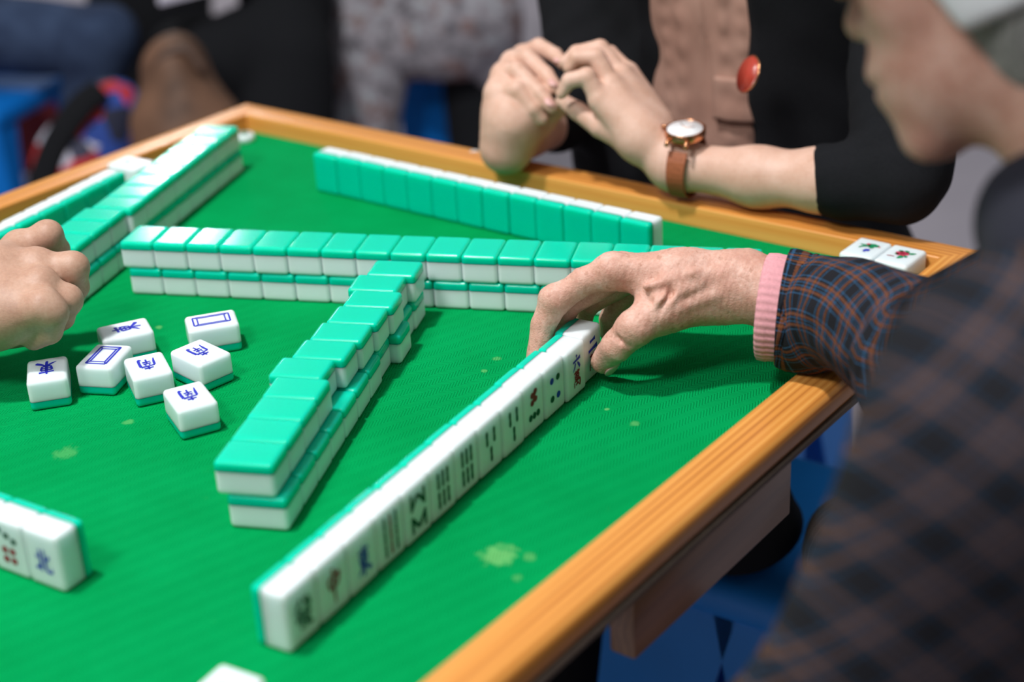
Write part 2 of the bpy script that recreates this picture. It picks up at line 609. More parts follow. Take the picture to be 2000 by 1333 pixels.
def tile_bodies():
    """white body and green back in the three resting positions, base at z=0"""
    out = {}
    for part in ('white', 'green'):
        bm = box_bm(-TW / 2 + .07, TW / 2 - .07, -TH / 2 + .12, TH / 2 - .12, 0, TD, 3.1, 4)
        ge = bm.verts[:] + bm.edges[:] + bm.faces[:]
        r = bmesh.ops.bisect_plane(bm, geom=ge, plane_co=(0, 0, TG), plane_no=(0, 0, 1 if part == 'green' else -1), clear_outer=True)
        ed = [e for e in r['geom_cut'] if isinstance(e, bmesh.types.BMEdge)]
        bmesh.ops.edgeloop_fill(bm, edges=ed)
        for pose, rot, dz in (('up', Matrix.Identity(3), 0), ('down', Matrix.Rotation(math.pi, 3, 'X'), TD), ('stand', Matrix.Rotation(math.pi / 2, 3, 'X'), 0)):
            b2 = bm.copy()
            bmesh.ops.rotate(b2, cent=(0, 0, 0), matrix=rot, verts=b2.verts)
            if pose == 'down': bmesh.ops.translate(b2, vec=(0, 0, TD), verts=b2.verts)
            if pose == 'stand': bmesh.ops.translate(b2, vec=(0, TD / 2, TH / 2), verts=b2.verts)
            me = bm_to(b2, 'tile_' + part, [M[part]], True)
            lo, hi = (A_(-TW / 2 + 3.2, -TH / 2 + 3.2, 3.1), A_(TW / 2 - 3.2, TH / 2 - 3.2, TD - 3.1)) if pose != 'stand' else (A_(-TW / 2 + 3.2, -TD / 2 + 3.1, 3.2), A_(TW / 2 - 3.2, TD / 2 - 3.1, TH - 3.2))
            nrm = []
            for q in me.polygons:               # true rounded-box normals, so the broad faces stay flat
                cap = all(abs((me.vertices[i].co[1 if pose == 'stand' else 2] * 1000) - CUT[pose]) < .02 for i in q.vertices)
                for i in q.vertices:
                    c = np.array(me.vertices[i].co) * 1000
                    d = c - np.clip(c, lo, hi)
                    nrm.append(tuple(q.normal) if cap or np.linalg.norm(d) < .5 else tuple(unit(d)))
            me.normals_split_custom_set(nrm)
            out[part, pose] = me
        bm.free()
    return out


TB = tile_bodies()
# 'stand': front face at y=-TD/2, green back at y=+TD/2


def stroke(pts, n=12):
    """brush stroke polygon strip; pts (x, y, w) in glyph units (0..100, y down)"""
    P = spline(pts, max(n, 3)) if len(pts) > 2 else np.array([np.array(pts[0]) * (1 - t) + np.array(pts[1]) * t for t in np.linspace(0, 1, 5)])
    L = []; R = []
    for i in range(len(P)):
        t = unit(P[min(i + 1, len(P) - 1)][:2] - P[max(i - 1, 0)][:2]); nn = np.array([-t[1], t[0]])
        w = max(P[i][2] * 1.45, .6) / 2
        L.append(P[i][:2] + nn * w); R.append(P[i][:2] - nn * w)
    return L, R


def glyph_mesh(name, items, cx=50, cy=50, sx=0.19, sy=0.22, pose='up'):
    """items: ('s', mat, pts) strokes, ('d', mat, x, y, rx, ry) dots, ('r', mat, x0, y0, x1, y1) bars"""
    mats = []; V = []; F = []; MI = []
    th = 0.16
    def push(poly_pairs, m):
        if m not in mats: mats.append(m)
        mi = mats.index(m)
        L, R = poly_pairs
        o = len(V); n = len(L)
        for z in (0.0, th):
            for a, b in zip(L, R):
                for q in (a, b): V.append(((q[0] - cx) * sx, -(q[1] - cy) * sy, z))
        for i in range(n - 1):
            a = o + 2 * i
            F.append((a + 2 * n, a + 2 * n + 1, a + 2 * n + 3, a + 2 * n + 2)); MI.append(mi)
            F.append((a, a + 2 * n, a + 2 * n + 2, a + 2)); MI.append(mi)
            F.append((a + 1, a + 3, a + 2 * n + 3, a + 2 * n + 1)); MI.append(mi)
    for it in items:
        m = M[it[1]]
        if it[0] == 's': push(stroke(it[2]), m)
        elif it[0] == 'd':
            x, y, rx, ry = it[2:6]
            k = 12
            A = [np.array((x + rx * math.cos(t), y + ry * math.sin(t))) for t in np.linspace(0, math.pi, k)]
            Bq = [np.array((x + rx * math.cos(t), y - ry * math.sin(t))) for t in np.linspace(0, math.pi, k)]
            push((A, Bq), m)
        elif it[0] == 'r':
            x0, y0, x1, y1 = it[2:6]
            ys = np.linspace(y0, y1, 9); c = (x0 + x1) / 2; w = (x1 - x0) / 2
            g = [.45, .95, 1, .9, .72, .9, 1, .95, .45]
            push(([np.array((c + w * a, y)) for a, y in zip(g, ys)], [np.array((c - w * a, y)) for a, y in zip(g, ys)]), m)
    V = np.array(V)
    if pose == 'up': V[:, 2] += TD - 0.02
    else:
        V = np.stack([V[:, 0], -TD / 2 + 0.02 - V[:, 2], TH / 2 + V[:, 1]], 1)
    me = mesh(name, V, F, mats, MI, False)
    return me


def S(m, *pts): return ('s', m, list(pts))


def east(m): return [S(m, (18, 24, 7), (50, 21, 6), (84, 18, 9)), S(m, (27, 38, 8), (29, 58, 7), (33, 72, 6)), S(m, (27, 39, 6), (52, 36, 5), (75, 34, 8)), S(m, (75, 34, 8), (73, 54, 7), (69, 70, 6)),
                     S(m, (31, 54, 4), (70, 51, 5)), S(m, (33, 70, 5), (68, 68, 5)), S(m, (50, 2, 5), (51, 40, 9), (50, 108, 8), (44, 103, 2)),
                     S(m, (47, 70, 7), (32, 88, 7), (8, 102, 2)), S(m, (53, 70, 4), (72, 86, 9), (95, 99, 11), (98, 101, 2))]


def south(m): return [S(m, (28, 17, 6), (72, 13, 8)), S(m, (50, 0, 5), (50, 18, 8), (49, 32, 6)), S(m, (17, 38, 8), (16, 70, 8), (11, 104, 3)), S(m, (17, 37, 6), (50, 33, 6), (84, 31, 10)),
                      S(m, (84, 31, 10), (86, 70, 9), (83, 102, 9), (70, 96, 2)), S(m, (38, 42, 7), (42, 52, 3)), S(m, (62, 40, 7), (56, 52, 3)), S(m, (32, 60, 5), (68, 57, 7)),
                      S(m, (30, 76, 5), (70, 73, 7)), S(m, (50, 58, 6), (50, 100, 6))]


def north(m): return [S(m, (36, 6, 6), (37, 50, 9), (36, 98, 7)), S(m, (12, 40, 6), (36, 37, 7)), S(m, (4, 90, 5), (22, 84, 10), (38, 70, 4)), S(m, (62, 4, 6), (62, 50, 9), (64, 88, 9), (80, 95, 8), (96, 92, 6), (95, 74, 2)),
                      S(m, (90, 28, 9), (76, 44, 7), (63, 52, 3))]


def fa(m): return [S(m, (30, 4, 6), (40, 10, 7), (22, 30, 6), (6, 40, 2)), S(m, (16, 14, 5), (26, 20, 6)), S(m, (54, 4, 3), (66, 20, 8), (94, 38, 10)), S(m, (80, 6, 7), (66, 16, 3)), S(m, (90, 16, 7), (74, 24, 3)),
                   S(m, (16, 46, 5), (42, 44, 7), (40, 56, 6), (18, 58, 5)), S(m, (18, 58, 7), (16, 70, 6), (42, 69, 7), (38, 96, 7), (26, 92, 2)), S(m, (58, 44, 5), (56, 58, 6), (48, 64, 2)), S(m, (58, 44, 6), (78, 43, 7), (78, 58, 7), (92, 60, 5)),
                   S(m, (52, 70, 5), (80, 68, 7), (66, 88, 7), (46, 104, 2)), S(m, (54, 76, 4), (72, 92, 9), (96, 102, 8))]


def zhong(m): return [S(m, (20, 26, 8), (24, 44, 8), (28, 58, 7)), S(m, (20, 26, 7), (52, 21, 7), (82, 18, 11)), S(m, (82, 18, 11), (78, 38, 9), (70, 54, 7)), S(m, (28, 58, 7), (70, 53, 8)), S(m, (49, -6, 8), (51, 40, 10), (50, 80, 8), (51, 112, 4))]


def wan(m, y=0): return [S(m, (22, 54 + y, 4), (78, 51 + y, 6)), S(m, (38, 46 + y, 6), (40, 58 + y, 4)), S(m, (62, 45 + y, 6), (58, 58 + y, 4)), S(m, (32, 63 + y, 5), (34, 80 + y, 5)), S(m, (32, 63 + y, 4), (68, 61 + y, 6), (66, 79 + y, 5)),
                         S(m, (34, 71 + y, 4), (66, 70 + y, 4)), S(m, (34, 79 + y, 4), (66, 78 + y, 4)), S(m, (50, 60 + y, 5), (50, 100 + y, 5)), S(m, (24, 88 + y, 5), (23, 108 + y, 4)), S(m, (24, 87 + y, 4), (52, 84 + y, 5), (80, 84 + y, 7), (78, 106 + y, 7), (68, 102 + y, 2)),
                         S(m, (36, 100 + y, 4), (60, 96 + y, 5), (66, 102 + y, 3))]


def six(m): return [S(m, (46, -14, 4), (56, -4, 9)), S(m, (14, 10, 5), (50, 7, 6), (88, 3, 9)), S(m, (40, 16, 7), (32, 30, 6), (14, 44, 2)), S(m, (58, 16, 4), (72, 28, 9), (84, 40, 8))]
def two(m): return [S(m, (26, -2, 8), (50, -5, 6), (74, -8, 10)), S(m, (12, 32, 8), (50, 28, 7), (92, 24, 12))]


def bars(m, cols): return [('r', mm or m, x - w, y0, x + w, y1) for (x, y0, y1, w, mm) in cols]


def bam6(m): return bars(m, [(x, y, y + 56, 8, None) for x in (18, 50, 82) for y in (-10, 54)])
def bam3(m): return bars(m, [(24, -14, 46, 8, None), (76, -14, 46, 8, None), (50, 54, 114, 8, None)])
def bam9(m): return bars(m, [(x, y, y + 42, 7, 'ink_r' if x == 50 else None) for x in (14, 50, 86) for y in (-14, 29, 72)])


def bam8(m):
    q = [S(m, (10, -8, 9), (10, 42, 9)), S(m, (90, -8, 9), (90, 42, 9)), S(m, (12, 34, 9), (48, 2, 9)), S(m, (52, 2, 9), (88, 34, 9)),
         S(m, (10, 58, 9), (10, 108, 9)), S(m, (90, 58, 9), (90, 108, 9)), S(m, (12, 66, 9), (48, 98, 9)), S(m, (52, 98, 9), (88, 66, 9))]
    return q


def dots7(flip=False):
    d = [('d', 'ink_g', x, y, 13, 11) for x, y in ((18, -6), (50, 8), (82, 22))] + [('d', 'ink_r', x, y, 14, 12) for x in (32, 68) for y in (62, 96)]
    if flip: d = [('d', q[1], 100 - q[2], 92 - q[3], q[4], q[5]) for q in d]
    return d


def dots7b(): return [('d', 'ink_r', x, y, 14, 12) for x, y in ((40, 2), (62, -8), (38, 32), (62, 24))] + [('s', 'ink_r', [(36, 40, 12), (48, 20, 8), (64, -8, 12)])] + [('d', 'ink_g', x, 88, 13, 14) for x in (22, 50, 78)]
def dots4(): return [('d', 'ink_b', 22, 6, 17, 15), ('d', 'ink_g', 78, 6, 17, 15), ('d', 'ink_g', 22, 90, 17, 15), ('d', 'ink_b', 78, 90, 17, 15)]


def frame(m):
    q = []
    for (x0, y0, x1, y1) in ((10, -8, 90, 108), (21, 6, 79, 94)):
        w = 4.0 if x0 == 10 else 3.4
        q += [S(m, (x0, y0, w), (x1, y0, w)), S(m, (x0, y1, w), (x1, y1, w)), S(m, (x0, y0, w * 1.3), (x0, y1, w * 1.3)), S(m, (x1, y0, w * 1.3), (x1, y1, w * 1.3))]
    for x, y, d in ((10, -8, 1), (90, -8, -1)):
        q += [S(m, (x, y, 4), (x + 11 * d, y + 14, 4)), S(m, (x, 108, 4), (x + 11 * d, 94, 4))]
    return q


def flower(kind):
    L = 'ink_leaf'
    if kind == 'orchid':
        return [S(L, (5, 20, 2), (30, 24, 9), (62, 18, 4)), S(L, (20, 66, 3), (28, 44, 10), (60, 28, 5)), S(L, (52, 30, 10), (66, 12, 26), (80, -4, 4)), S(L, (60, 34, 8), (78, 38, 16), (86, 40, 3)), S(L, (84, 2, 5), (92, 12, 14), (84, 26, 5)),
                S('ink_pink', (34, 8, 9), (52, 6, 12)), S('ink_pink', (96, 14, 4), (110, 20, 7)), S('ink_b', (52, 84, 7), (84, 78, 9)), S('ink_b', (56, 72, 6), (80, 66, 7)), S('ink_b', (58, 92, 7), (70, 96, 8))]
    if kind == 'peony':
        q = [('d', 'ink_pink', 52 + 22 * math.cos(a), 32 + 18 * math.sin(a), 13, 11) for a in np.linspace(0, 5.4, 6)] + [('d', 'ink_r', 52, 32, 12, 10)]
        q += [S(L, (20, 6, 3), (36, 8, 14), (48, 16, 4)), S(L, (50, -6, 3), (64, 4, 14), (78, 14, 4)), S(L, (80, 24, 6), (96, 16, 14), (112, 6, 3)), S(L, (22, 38, 4), (30, 44, 14), (40, 52, 5)), S(L, (56, 54, 6), (62, 72, 18), (52, 94, 3)), S(L, (70, 50, 5), (84, 60, 12), (92, 62, 3)),
              S('ink_r', (-4, 82, 3), (14, 80, 5), (34, 80, 3))]
        return q
    if kind == 'plum':
        return [('d', L, 40, 20, 16, 12), ('d', L, 62, 34, 14, 12), S(L, (18, 40, 4), (40, 30, 12), (66, 10, 4)), S('ink_b', (30, 44, 6), (56, 40, 9), (70, 48, 5)), S('ink_b', (60, 76, 5), (88, 72, 8)), S('ink_b', (64, 88, 5), (84, 86, 7))]
    return [('d', 'ink_pink', 30, 20, 16, 13), ('d', 'ink_r', 44, 34, 12, 10), S('ink_pink', (20, 40, 6), (36, 30, 12), (60, 12, 6)), S(L, (40, 56, 4), (56, 66, 12), (70, 84, 3)), S('ink_b', (66, 8, 4), (86, 4, 7))]


TILES = []


def tile(x, y, z, rz, pose, label, group, glyph=None, cat='mahjong tile'):
    r = empty('mahjong_tile', (x, y, z), rz)
    tag(r, label, cat, group)
    put('white_body', TB['white', pose], r)
    put('green_back', TB['green', pose], r)
    if glyph is not None:
        put('face_marking', glyph, r)
    TILES.append(r)
    return r


ORD = ['first', 'second', 'third', 'fourth', 'fifth', 'sixth', 'seventh', 'eighth', 'ninth', 'tenth', 'eleventh', 'twelfth', 'thirteenth', 'fourteenth', 'fifteenth', 'sixteenth', 'seventeenth', 'eighteenth']


def along(o, ang, k, off):
    a = math.radians(ang)
    return o[0] + math.cos(a) * (k + .5) * TW - math.sin(a) * off, o[1] + math.sin(a) * (k + .5) * TW + math.cos(a) * off


jit = lambda s: rng.uniform(-s, s)

# ---- long crosswise wall: two layers of eighteen, backs up
for lay in (0, 1):
    for k in range(18):
        x, y = along((172.4, -377.9), 24.53, k - .15 * lay, TH / 2 + (jit(.5) if lay else 0))
        tile(x, y, TD * lay, math.radians(24.53 + jit(.25)), 'down',
             'green-backed tile, %s from the left in the %s layer of the long middle wall' % (ORD[k], 'upper' if lay else 'lower'), 'long middle wall of face-down tiles')
# ---- diagonal wall towards the camera: two layers of eleven, upper tiles pushed out of line
upper = [6, 6, 6.5, 7, 13.5, 7, 4, 1, -2, 3.5, -2.5]
lower = [0, 0, 0, .3, 0, 0, 0, 2, -6, .5, -1]
for lay, offs in ((0, lower), (1, upper)):
    for k in range(11):
        x, y = along((557.5, -580.1), 114.55, k, TH / 2 + offs[k])
        tile(x, y, TD * lay, math.radians(114.55 + jit(.8 if lay else .3)), 'down',
             'green-backed tile, %s from the near end in the %s layer of the diagonal wall' % (ORD[k], 'upper' if lay else 'lower'), 'diagonal wall of face-down tiles')
# ---- wall beside the left rail
for lay, nn in ((0, 12), (1, 11)):
    for k in range(nn):
        sh = 0 if not lay else (0, 0, 0, .5, .8, 1, 1.5, 2.0, -3, -3, -3)[k]
        x, y = along((25.3, -98.9), -68.29, k, -TH / 2 + sh)
        tile(x, y, TD * lay, math.radians(-68.29 + jit(.4)), 'down',
             'green-backed tile, %s from the far end in the %s layer of the left wall' % (ORD[k], 'upper' if lay else 'lower'), 'left wall of face-down tiles')
# ---- far player's standing tiles, backs to us
for k in range(13):
    x, y = along((135.7, -107.6), 0.37, k, TD / 2 + jit(.5))
    tile(x, y, 0, math.radians(180.37 + jit(.5)), 'stand', 'standing tile with green back to us, %s from the left in the far row' % ORD[k], 'far standing row of tiles')
# ---- left player's standing tiles
for k in range(8):
    x, y = along((11.0, -238.2), 280.53, k, -TD / 2 - jit(.5))
    tile(x, y, 0, math.radians(280.53 + jit(.5)), 'stand', 'standing tile, %s from the far end of the row by the left rail' % ORD[k], 'standing row of tiles by the left rail')
# ---- the older woman's standing tiles, faces to the right rail
G = lambda nm, it, **kw: glyph_mesh(nm, it, pose='stand', **kw)
rowR = [('dark green character for fortune', G('g_fa', fa('ink_g'), sx=.175, sy=.20)), ('red character for centre', G('g_zhong', zhong('ink_r'), sx=.17, sy=.20)), ('blue character for east', G('g_east', east('ink_b'), sx=.15, sy=.19)),
        ('nine bamboo bars, the middle column red', G('g_bam9', bam9('ink_g'), sx=.17, sy=.22)), ('eight green bamboo bars in zigzags', G('g_bam8', bam8('ink_g'), sx=.18, sy=.24)),
        ('six green bamboo bars', G('g_bam6', bam6('ink_g'), sx=.17, sy=.22)), ('six green bamboo bars', None), ('three green bamboo bars', G('g_bam3', bam3('ink_g'), sx=.18, sy=.19)), ('three green bamboo bars', None),
        ('four red and three green dots', G('g_dot7', dots7b(), sx=.19, sy=.19)), ('two blue and two green dots', G('g_dot4', dots4(), sx=.16, sy=.17)),
        ('blue six over a red character', G('g_six', six('ink_b') + wan('ink_r'), sx=.15, sy=.21)), ('blue two over a red character', G('g_two', two('ink_b') + wan('ink_r'), sx=.17, sy=.21))]
ex = {5: ', nearer of two alike', 6: ', farther of two alike', 7: ', nearer of two alike', 8: ', farther of two alike', 12: ', under the wrinkled hand'}
last = None
for k, (desc, g) in enumerate(rowR):
    g = g or last; last = g
    dx = (0, 0, 0, .3, -.3, 0, .5, 0, -.4, .5, 0, -1.6, .8)[k]
    x, y = along((648.9, -673.0), 97.19, k, TD / 2 + dx)
    tile(x, y, 0, math.radians(97.19 + jit(.35)), 'stand', 'standing white tile with %s%s' % (desc, ex.get(k, '')), "right player's standing row", g)
# ---- standing tiles at the lower left corner of the picture
rowS = [('blue character for north', G('g_north', north('ink_b'), sx=.15, sy=.17)), ('three green and four red dots', G('g_dot7f', dots7(), sx=.19, sy=.20))]
for k in range(3):
    x, y = along((490.7, -704.5), 185.23, k, -TD / 2)
    # faces look to the near rail
    lab = 'standing white tile with %s, at the near left' % rowS[k][0] if k < 2 else 'standing white tile, %s from the right in the near row' % ORD[k]
    tile(x, y, 0, math.radians(5.23 + jit(.4)), 'stand', lab, 'near standing row of tiles', rowS[k][1] if k < 2 else None)
# ---- discards, faces up
U = lambda nm, it, **kw: glyph_mesh(nm, it, pose='up', **kw)
ge, gs, gf = U('g_east_up', east('ink_b'), sx=.165, sy=.205), U('g_south_up', south('ink_b'), sx=.155, sy=.185), U('g_frame_up', frame('ink_b'), sx=.20, sy=.245)
for (x, y, a, g, lab) in ((270.2, -540.5, 231.5, ge, 'discarded tile with blue character for east, leftmost on the felt'), (289.7, -502.4, 25.5, gf, 'discarded tile with blue frame, touching the middle of the loose group'),
                          (331.4, -495.3, 240.0, gs, 'discarded tile with blue character for south, right of the framed tile'), (348.9, -458.4, 242.5 + 20, gs, 'discarded tile with blue character for south, just below the farthest framed tile'),
                          (396.4, -512.9, 244.5, gs, 'discarded tile with blue character for south, nearest of the loose tiles'), (266.0, -461.5, 151.0, ge, 'discarded tile with blue character for east, beside the fist'),
                          (313.5, -413.5, 144.0, gf, 'discarded tile with blue frame, closest to the long middle wall')):
    tile(x, y, 0, math.radians(a), 'up', lab, 'loose discarded tiles', g)
# ---- flower tiles set aside
tile(-44.5, -187.5, 0, math.radians(94.5), 'up', 'flower tile lying between the left rail and the left wall', 'flower tiles set aside', U('g_plum', flower('plum'), sx=.17, sy=.17))
tile(687.6, -24.6, 0, math.radians(-1.2), 'up', 'flower tile with green orchid and blue numeral, left of the corner pair', 'flower tiles set aside', U('g_orchid', flower('orchid'), sx=.17, sy=.18))
tile(718.4, -25.0, 0, math.radians(-.9), 'up', 'flower tile with red peony, right of the corner pair', 'flower tiles set aside', U('g_peony', flower('peony'), sx=.17, sy=.18))
tile(663.5, -737.5, 0, math.radians(187.5), 'up', 'flower tile with pink blossom at the bottom edge of the picture', 'flower tiles set aside', U('g_bloss', flower('blossom'), sx=.17, sy=.18))

# ---- round marker in the far left corner
mk = tag(empty('round_marker', (-46, -29, 0.15)), 'small round white marker with green letters in the far left corner', 'marker')
V, F, _ = sweep([(0, 0, 0), (0, 0, .8), (0, 0, 6), (0, 0, 7.5), (0, 0, 8)], [10, 11.2, 11.2, 10.3, 8.5], 32, (0, 1, 0))
put('disc_body', mesh('disc_body', V, F, [M['white']]), mk)
gl = glyph_mesh('marker_writing', [S('ink_leaf', (10, 30, 14), (50, 26, 12), (90, 28, 14)), S('ink_leaf', (30, 10, 12), (32, 60, 10), (14, 92, 8)), S('ink_leaf', (68, 12, 12), (70, 60, 12), (88, 90, 10)), S('ink_leaf', (22, 60, 12), (80, 56, 12))], sx=.15, sy=.15)
o = put('green_writing', gl, mk); o.location = (0, 0, (8 - TD) / 1000)
# ================================================================== PEOPLE
skin_old = skin_mat('skin_elderly', lin(190, 134, 116), lin(208, 158, 140), lin(226, 184, 168), 0.8, .4)
skin_young = skin_mat('skin_young', lin(200, 154, 132), lin(212, 169, 149), lin(220, 180, 162), 0.12)
skin_man = skin_mat('skin_tan', lin(168, 126, 106), lin(184, 143, 122), lin(194, 156, 136), 0.25)
nail_old = flat('nail_elderly', lin(206, 164, 154), .25)
nail_young = flat('nail_young', lin(214, 164, 156), .3)
A = np.array


def nail(name, c, nrm, tipdir, w, l, mat, parent):
    X = unit(tipdir); Zv = unit(A(nrm) - np.dot(nrm, X) * X)
    V, F = ellipsoid_mesh((0, 0, 0), (l, w, 1.6), None, 16, 8)
    V = A(V); V[:, 2] -= (V[:, 1] / w) ** 2 * 1.6
    Y = np.cross(Zv, X)
    V = A(c) + V[:, :1] * X + V[:, 1:2] * Y + V[:, 2:] * Zv
    return put(name, mesh(name, V, F, [mat]), parent)


def finger(f, pts, rad, k=5.0):
    """one finger chain; knuckle swellings come from the radii"""
    f.add(chain([A(p) for p in pts], rad), k, 2.0)


def head_prims(o, X, Z, s=1.0, lf=0.0):
    """head in its own frame (x forward, y left, z up), returned as sdf groups"""
    X = unit(X); Z = unit(A(Z) - np.dot(Z, X) * X); Y = np.cross(Z, X)
    R = A([X, Y, Z]); o = A(o, float)
    p = lambda *q: o + (A(q) * s) @ R
    g = []
    g.append(('+', 10, [ell(p(-12, 0, 42), (96 * s, 76 * s, 86 * s), R), ell(p(30, 0, -22), (64 * s, 58 * s, 84 * s), R), ell(p(40, 0, -76), (44 * s, 45 * s, 34 * s), R), cone(p(76 + lf, -8, -96), p(76 + lf, 8, -96), 17 * s), ell(p(58 + lf * .8, 0, -60), (38 * s, 38 * s, 36 * s), R)], 18))
    if lf: g.append(('+', 12, [ell(p(50, 0, -54), (60 * s, 46 * s, 46 * s), R)], 4))
    g.append(('+', 12, [ell(p(60, y, -16), (30 * s, 26 * s, 30 * s), R) for y in (-36, 36)], 4))
    g.append(('+', 10, [ell(p(80, 0, 36), (17 * s, 46 * s, 12 * s), R)], 4))
    g.append(('+', 8, [cone(p(88, 0, 18), p(108, 0, -16), 7.5 * s, 11 * s), cone(p(97, -11, -22), p(97, 11, -22), 8 * s)], 7))
    g.append(('+', 7, [cone(p(91 + lf, -17, -52), p(94 + lf, 0, -49), 5.5 * s, 7.5 * s), cone(p(91 + lf, 17, -52), p(94 + lf, 0, -49), 5.5 * s, 7.5 * s)], 4))
    g.append(('+', 6, [cone(p(88 + lf, -15, -65), p(91 + lf, 0, -66), 6 * s, 8 * s), cone(p(88 + lf, 15, -65), p(91 + lf, 0, -66), 6 * s, 8 * s)], 4))
    g.append(('-', 5, [cone(p(90 + lf, -27, -60), p(103 + lf, 0, -58), 1.6 * s), cone(p(90 + lf, 27, -60), p(103 + lf, 0, -58), 1.6 * s)], 2))
    g.append(('-', 9, [ell(p(94, y, 18), (15 * s, 15 * s, 10 * s), R) for y in (-32, 32)], 2))
    g.append(('+', 2, [ell(p(80, y, 18), (12 * s, 13 * s, 11 * s), R) for y in (-32, 32)], 2))
    g.append(('+', 4, [ell(p(-4, y, -4), (19 * s, 7 * s, 31 * s), R) for y in (-74, 74)], 2))
    return g, p, R


def add_groups(f, gs):
    for op, k, prims, kin in gs:
        f.add(prims, k, kin, op)


def body_mesh(name, parts, mats):
    V = []; F = []; MI = []
    for i, (v, fc) in enumerate(parts):
        o = len(V); V += v.tolist(); F += (fc + o).tolist()
    me = mesh(name, V, F, mats)
    return me


# ------------------------------------------------------------------ older woman at the right rail: hand on the last tile of her row
def rp(k, off, z):                         # point beside her standing row (k tiles from the near end, off mm behind the faces)
    a = math.radians(97.19)
    return A([648.9 + math.cos(a) * k * TW - math.sin(a) * off, -673.0 + math.sin(a) * k * TW + math.cos(a) * off, z])


f = Sdf()
wr = at(1452, 556, 1150)
m1, m2, m3, m4 = at(1196, 532, 1152), at(1215, 530, 1172), at(1238, 536, 1192), at(1262, 548, 1208)
wr2 = at(1440, 566, 1186)
fore = at(1640, 628, 1118); elb = at(1850, 694, 1006)
f.add([cone(fore, wr, 25, 21.5), cone(fore + CB * -8, wr2, 24, 20), cone(elb, fore, 32, 26)], 6, 16)
f.add([cone(wr, at(1330, 542, 1150), 21, 19), cone(at(1330, 542, 1150), m1, 19, 12.5), cone(wr, m2, 19, 13), cone(wr2, m3, 18, 12.5), cone(wr2, m4, 18, 12)], 16, 12)
f.add([cone(at(1400, 580, 1152), at(1290, 607, 1143), 19, 16)], 14, 6)             # ball of the thumb
# fingers
i1 = at(1084, 588, 1163); i2 = at(1061, 634, 1168); i3 = rp(11.62, 34.5, 17)
finger(f, [m1, at(1140, 551, 1156), i1, i2, i3], [12.8, 10.6, 10.4, 9.0, 7.6], 6)
j1 = at(1112, 590, 1182); j2 = at(1095, 632, 1190); j3 = rp(12.35, 33.5, 14)
finger(f, [m2, j1, j2, j3], [12, 10, 8.8, 7.4], 4)
k1 = at(1150, 592, 1200); k2 = at(1136, 622, 1212); k3 = rp(13.35, 32, 12)
finger(f, [m3, k1, k2, k3], [11.5, 9.6, 8.4, 7.2], 4)
l1 = at(1206, 592, 1214); l2 = at(1192, 622, 1222); l3 = at(1188, 652, 1228)
finger(f, [m4, l1, l2, l3], [10.5, 8.8, 7.8, 6.6], 4)
t0 = at(1296, 606, 1143); t1 = at(1240, 640, 1138); t2 = at(1203, 676, 1146); t3 = rp(12.35, -10.0, 18)
finger(f, [t0, t1, t2, t3], [15.5, 12.2, 10.8, 9.0], 9)
# knuckle bumps, tendons and veins
f.add([ell(m1 + CU * 4 + CB * 2, (11, 11, 9)), ell(m2 + CU * 4, (10, 10, 8)), ell(i1 + CU * 2, (10.5, 10.5, 10)), ell(t1, (13, 12, 12))], 7, 2)
for a, b, r in ((at(1216, 524, 1142), at(1385, 520, 1140), 2.4), (at(1250, 514, 1155), at(1420, 513, 1156), 2.2), (at(1262, 560, 1130), at(1352, 536, 1130), 2.0), (at(1352, 536, 1130), at(1432, 536, 1133), 2.4), (at(1432, 536, 1133), at(1500, 548, 1128), 2.2),
                (at(1290, 592, 1127), at(1370, 552, 1130), 2.6), (at(1330, 600, 1131), at(1400, 575, 1131), 2.2), (at(1300, 540, 1133), at(1330, 560, 1129), 1.6)):
    f.add([cone(a, b, r)], 6, 2)
for a, b, r in ((at(1232, 560, 1136), at(1268, 590, 1128), 3.0), (at(1310, 575, 1127), at(1285, 612, 1122), 2.0), (at(1205, 664, 1132), at(1228, 680, 1132), .9), (at(1198, 655, 1134), at(1214, 664, 1134), .9)):
    f.add([cone(a, b, r)], 4, 2, '-')
hand_fine = wrinkle(.22, .38, 3, (1.2, .7, 1.0))
hand_big = wrinkle(.45, .09, 9)
f.disp = lambda P: hand_fine(P) + hand_big(P)
HV, HF = nets(f, 1.25, pad=3)

# head, neck and trunk
g = Sdf()
hX = -.76 * CR - .27 * CU - .59 * CB; hZ = -.29 * CR + .95 * CU - .06 * CB
nose = at(1658, 62, 822)
hs = .84
Xh = unit(hX); Zh = unit(hZ - np.dot(hZ, Xh) * Xh)
ho = nose - (118 * Xh + -18 * Zh) * hs
gs, HP, HR = head_prims(ho, hX, hZ, hs, 11)
add_groups(g, gs)
shl = A([1026, -600, 225.0]); shr = A([1060, -270, 225.0]); lel = A([970, -624, 55.0]); lwr = A([874, -545, -72.0])
g.add([cone(HP(-18, 0, -60), A([1060, -425, 225]), 54, 60)], 22, 4)
g.add([cone(HP(20, 0, -98), HP(-10, 0, -150), 26, 46)], 22, 4)
HDV, HDF = nets(g, 4.0, pad=4)
t_ = Sdf()
t_.add([cone(A([1065, -425, 205]), A([1085, -430, -180]), 75, 100), cone(shl, shr, 46), cone(shl, lel, 42, 36), cone(lel, lwr, 34, 26),
        cone(A([1060, -520, -240]), A([800, -480, -240]), 80, 62), cone(A([1060, -360, -240]), A([800, -380, -240]), 80, 62), cone(A([800, -480, -240]), A([820, -480, -690]), 52, 40), cone(A([800, -380, -240]), A([820, -380, -690]), 52, 40)], 10, 20)
TV, TF = nets(t_, 11.0, pad=4)
old = put('person', body_mesh('person_body', [(HV, HF), (HDV, HDF), (TV, TF)], [skin_old]), None, True)
tag(old, 'older person in dark plaid jacket and white cap reaching for the last standing tile', 'person')


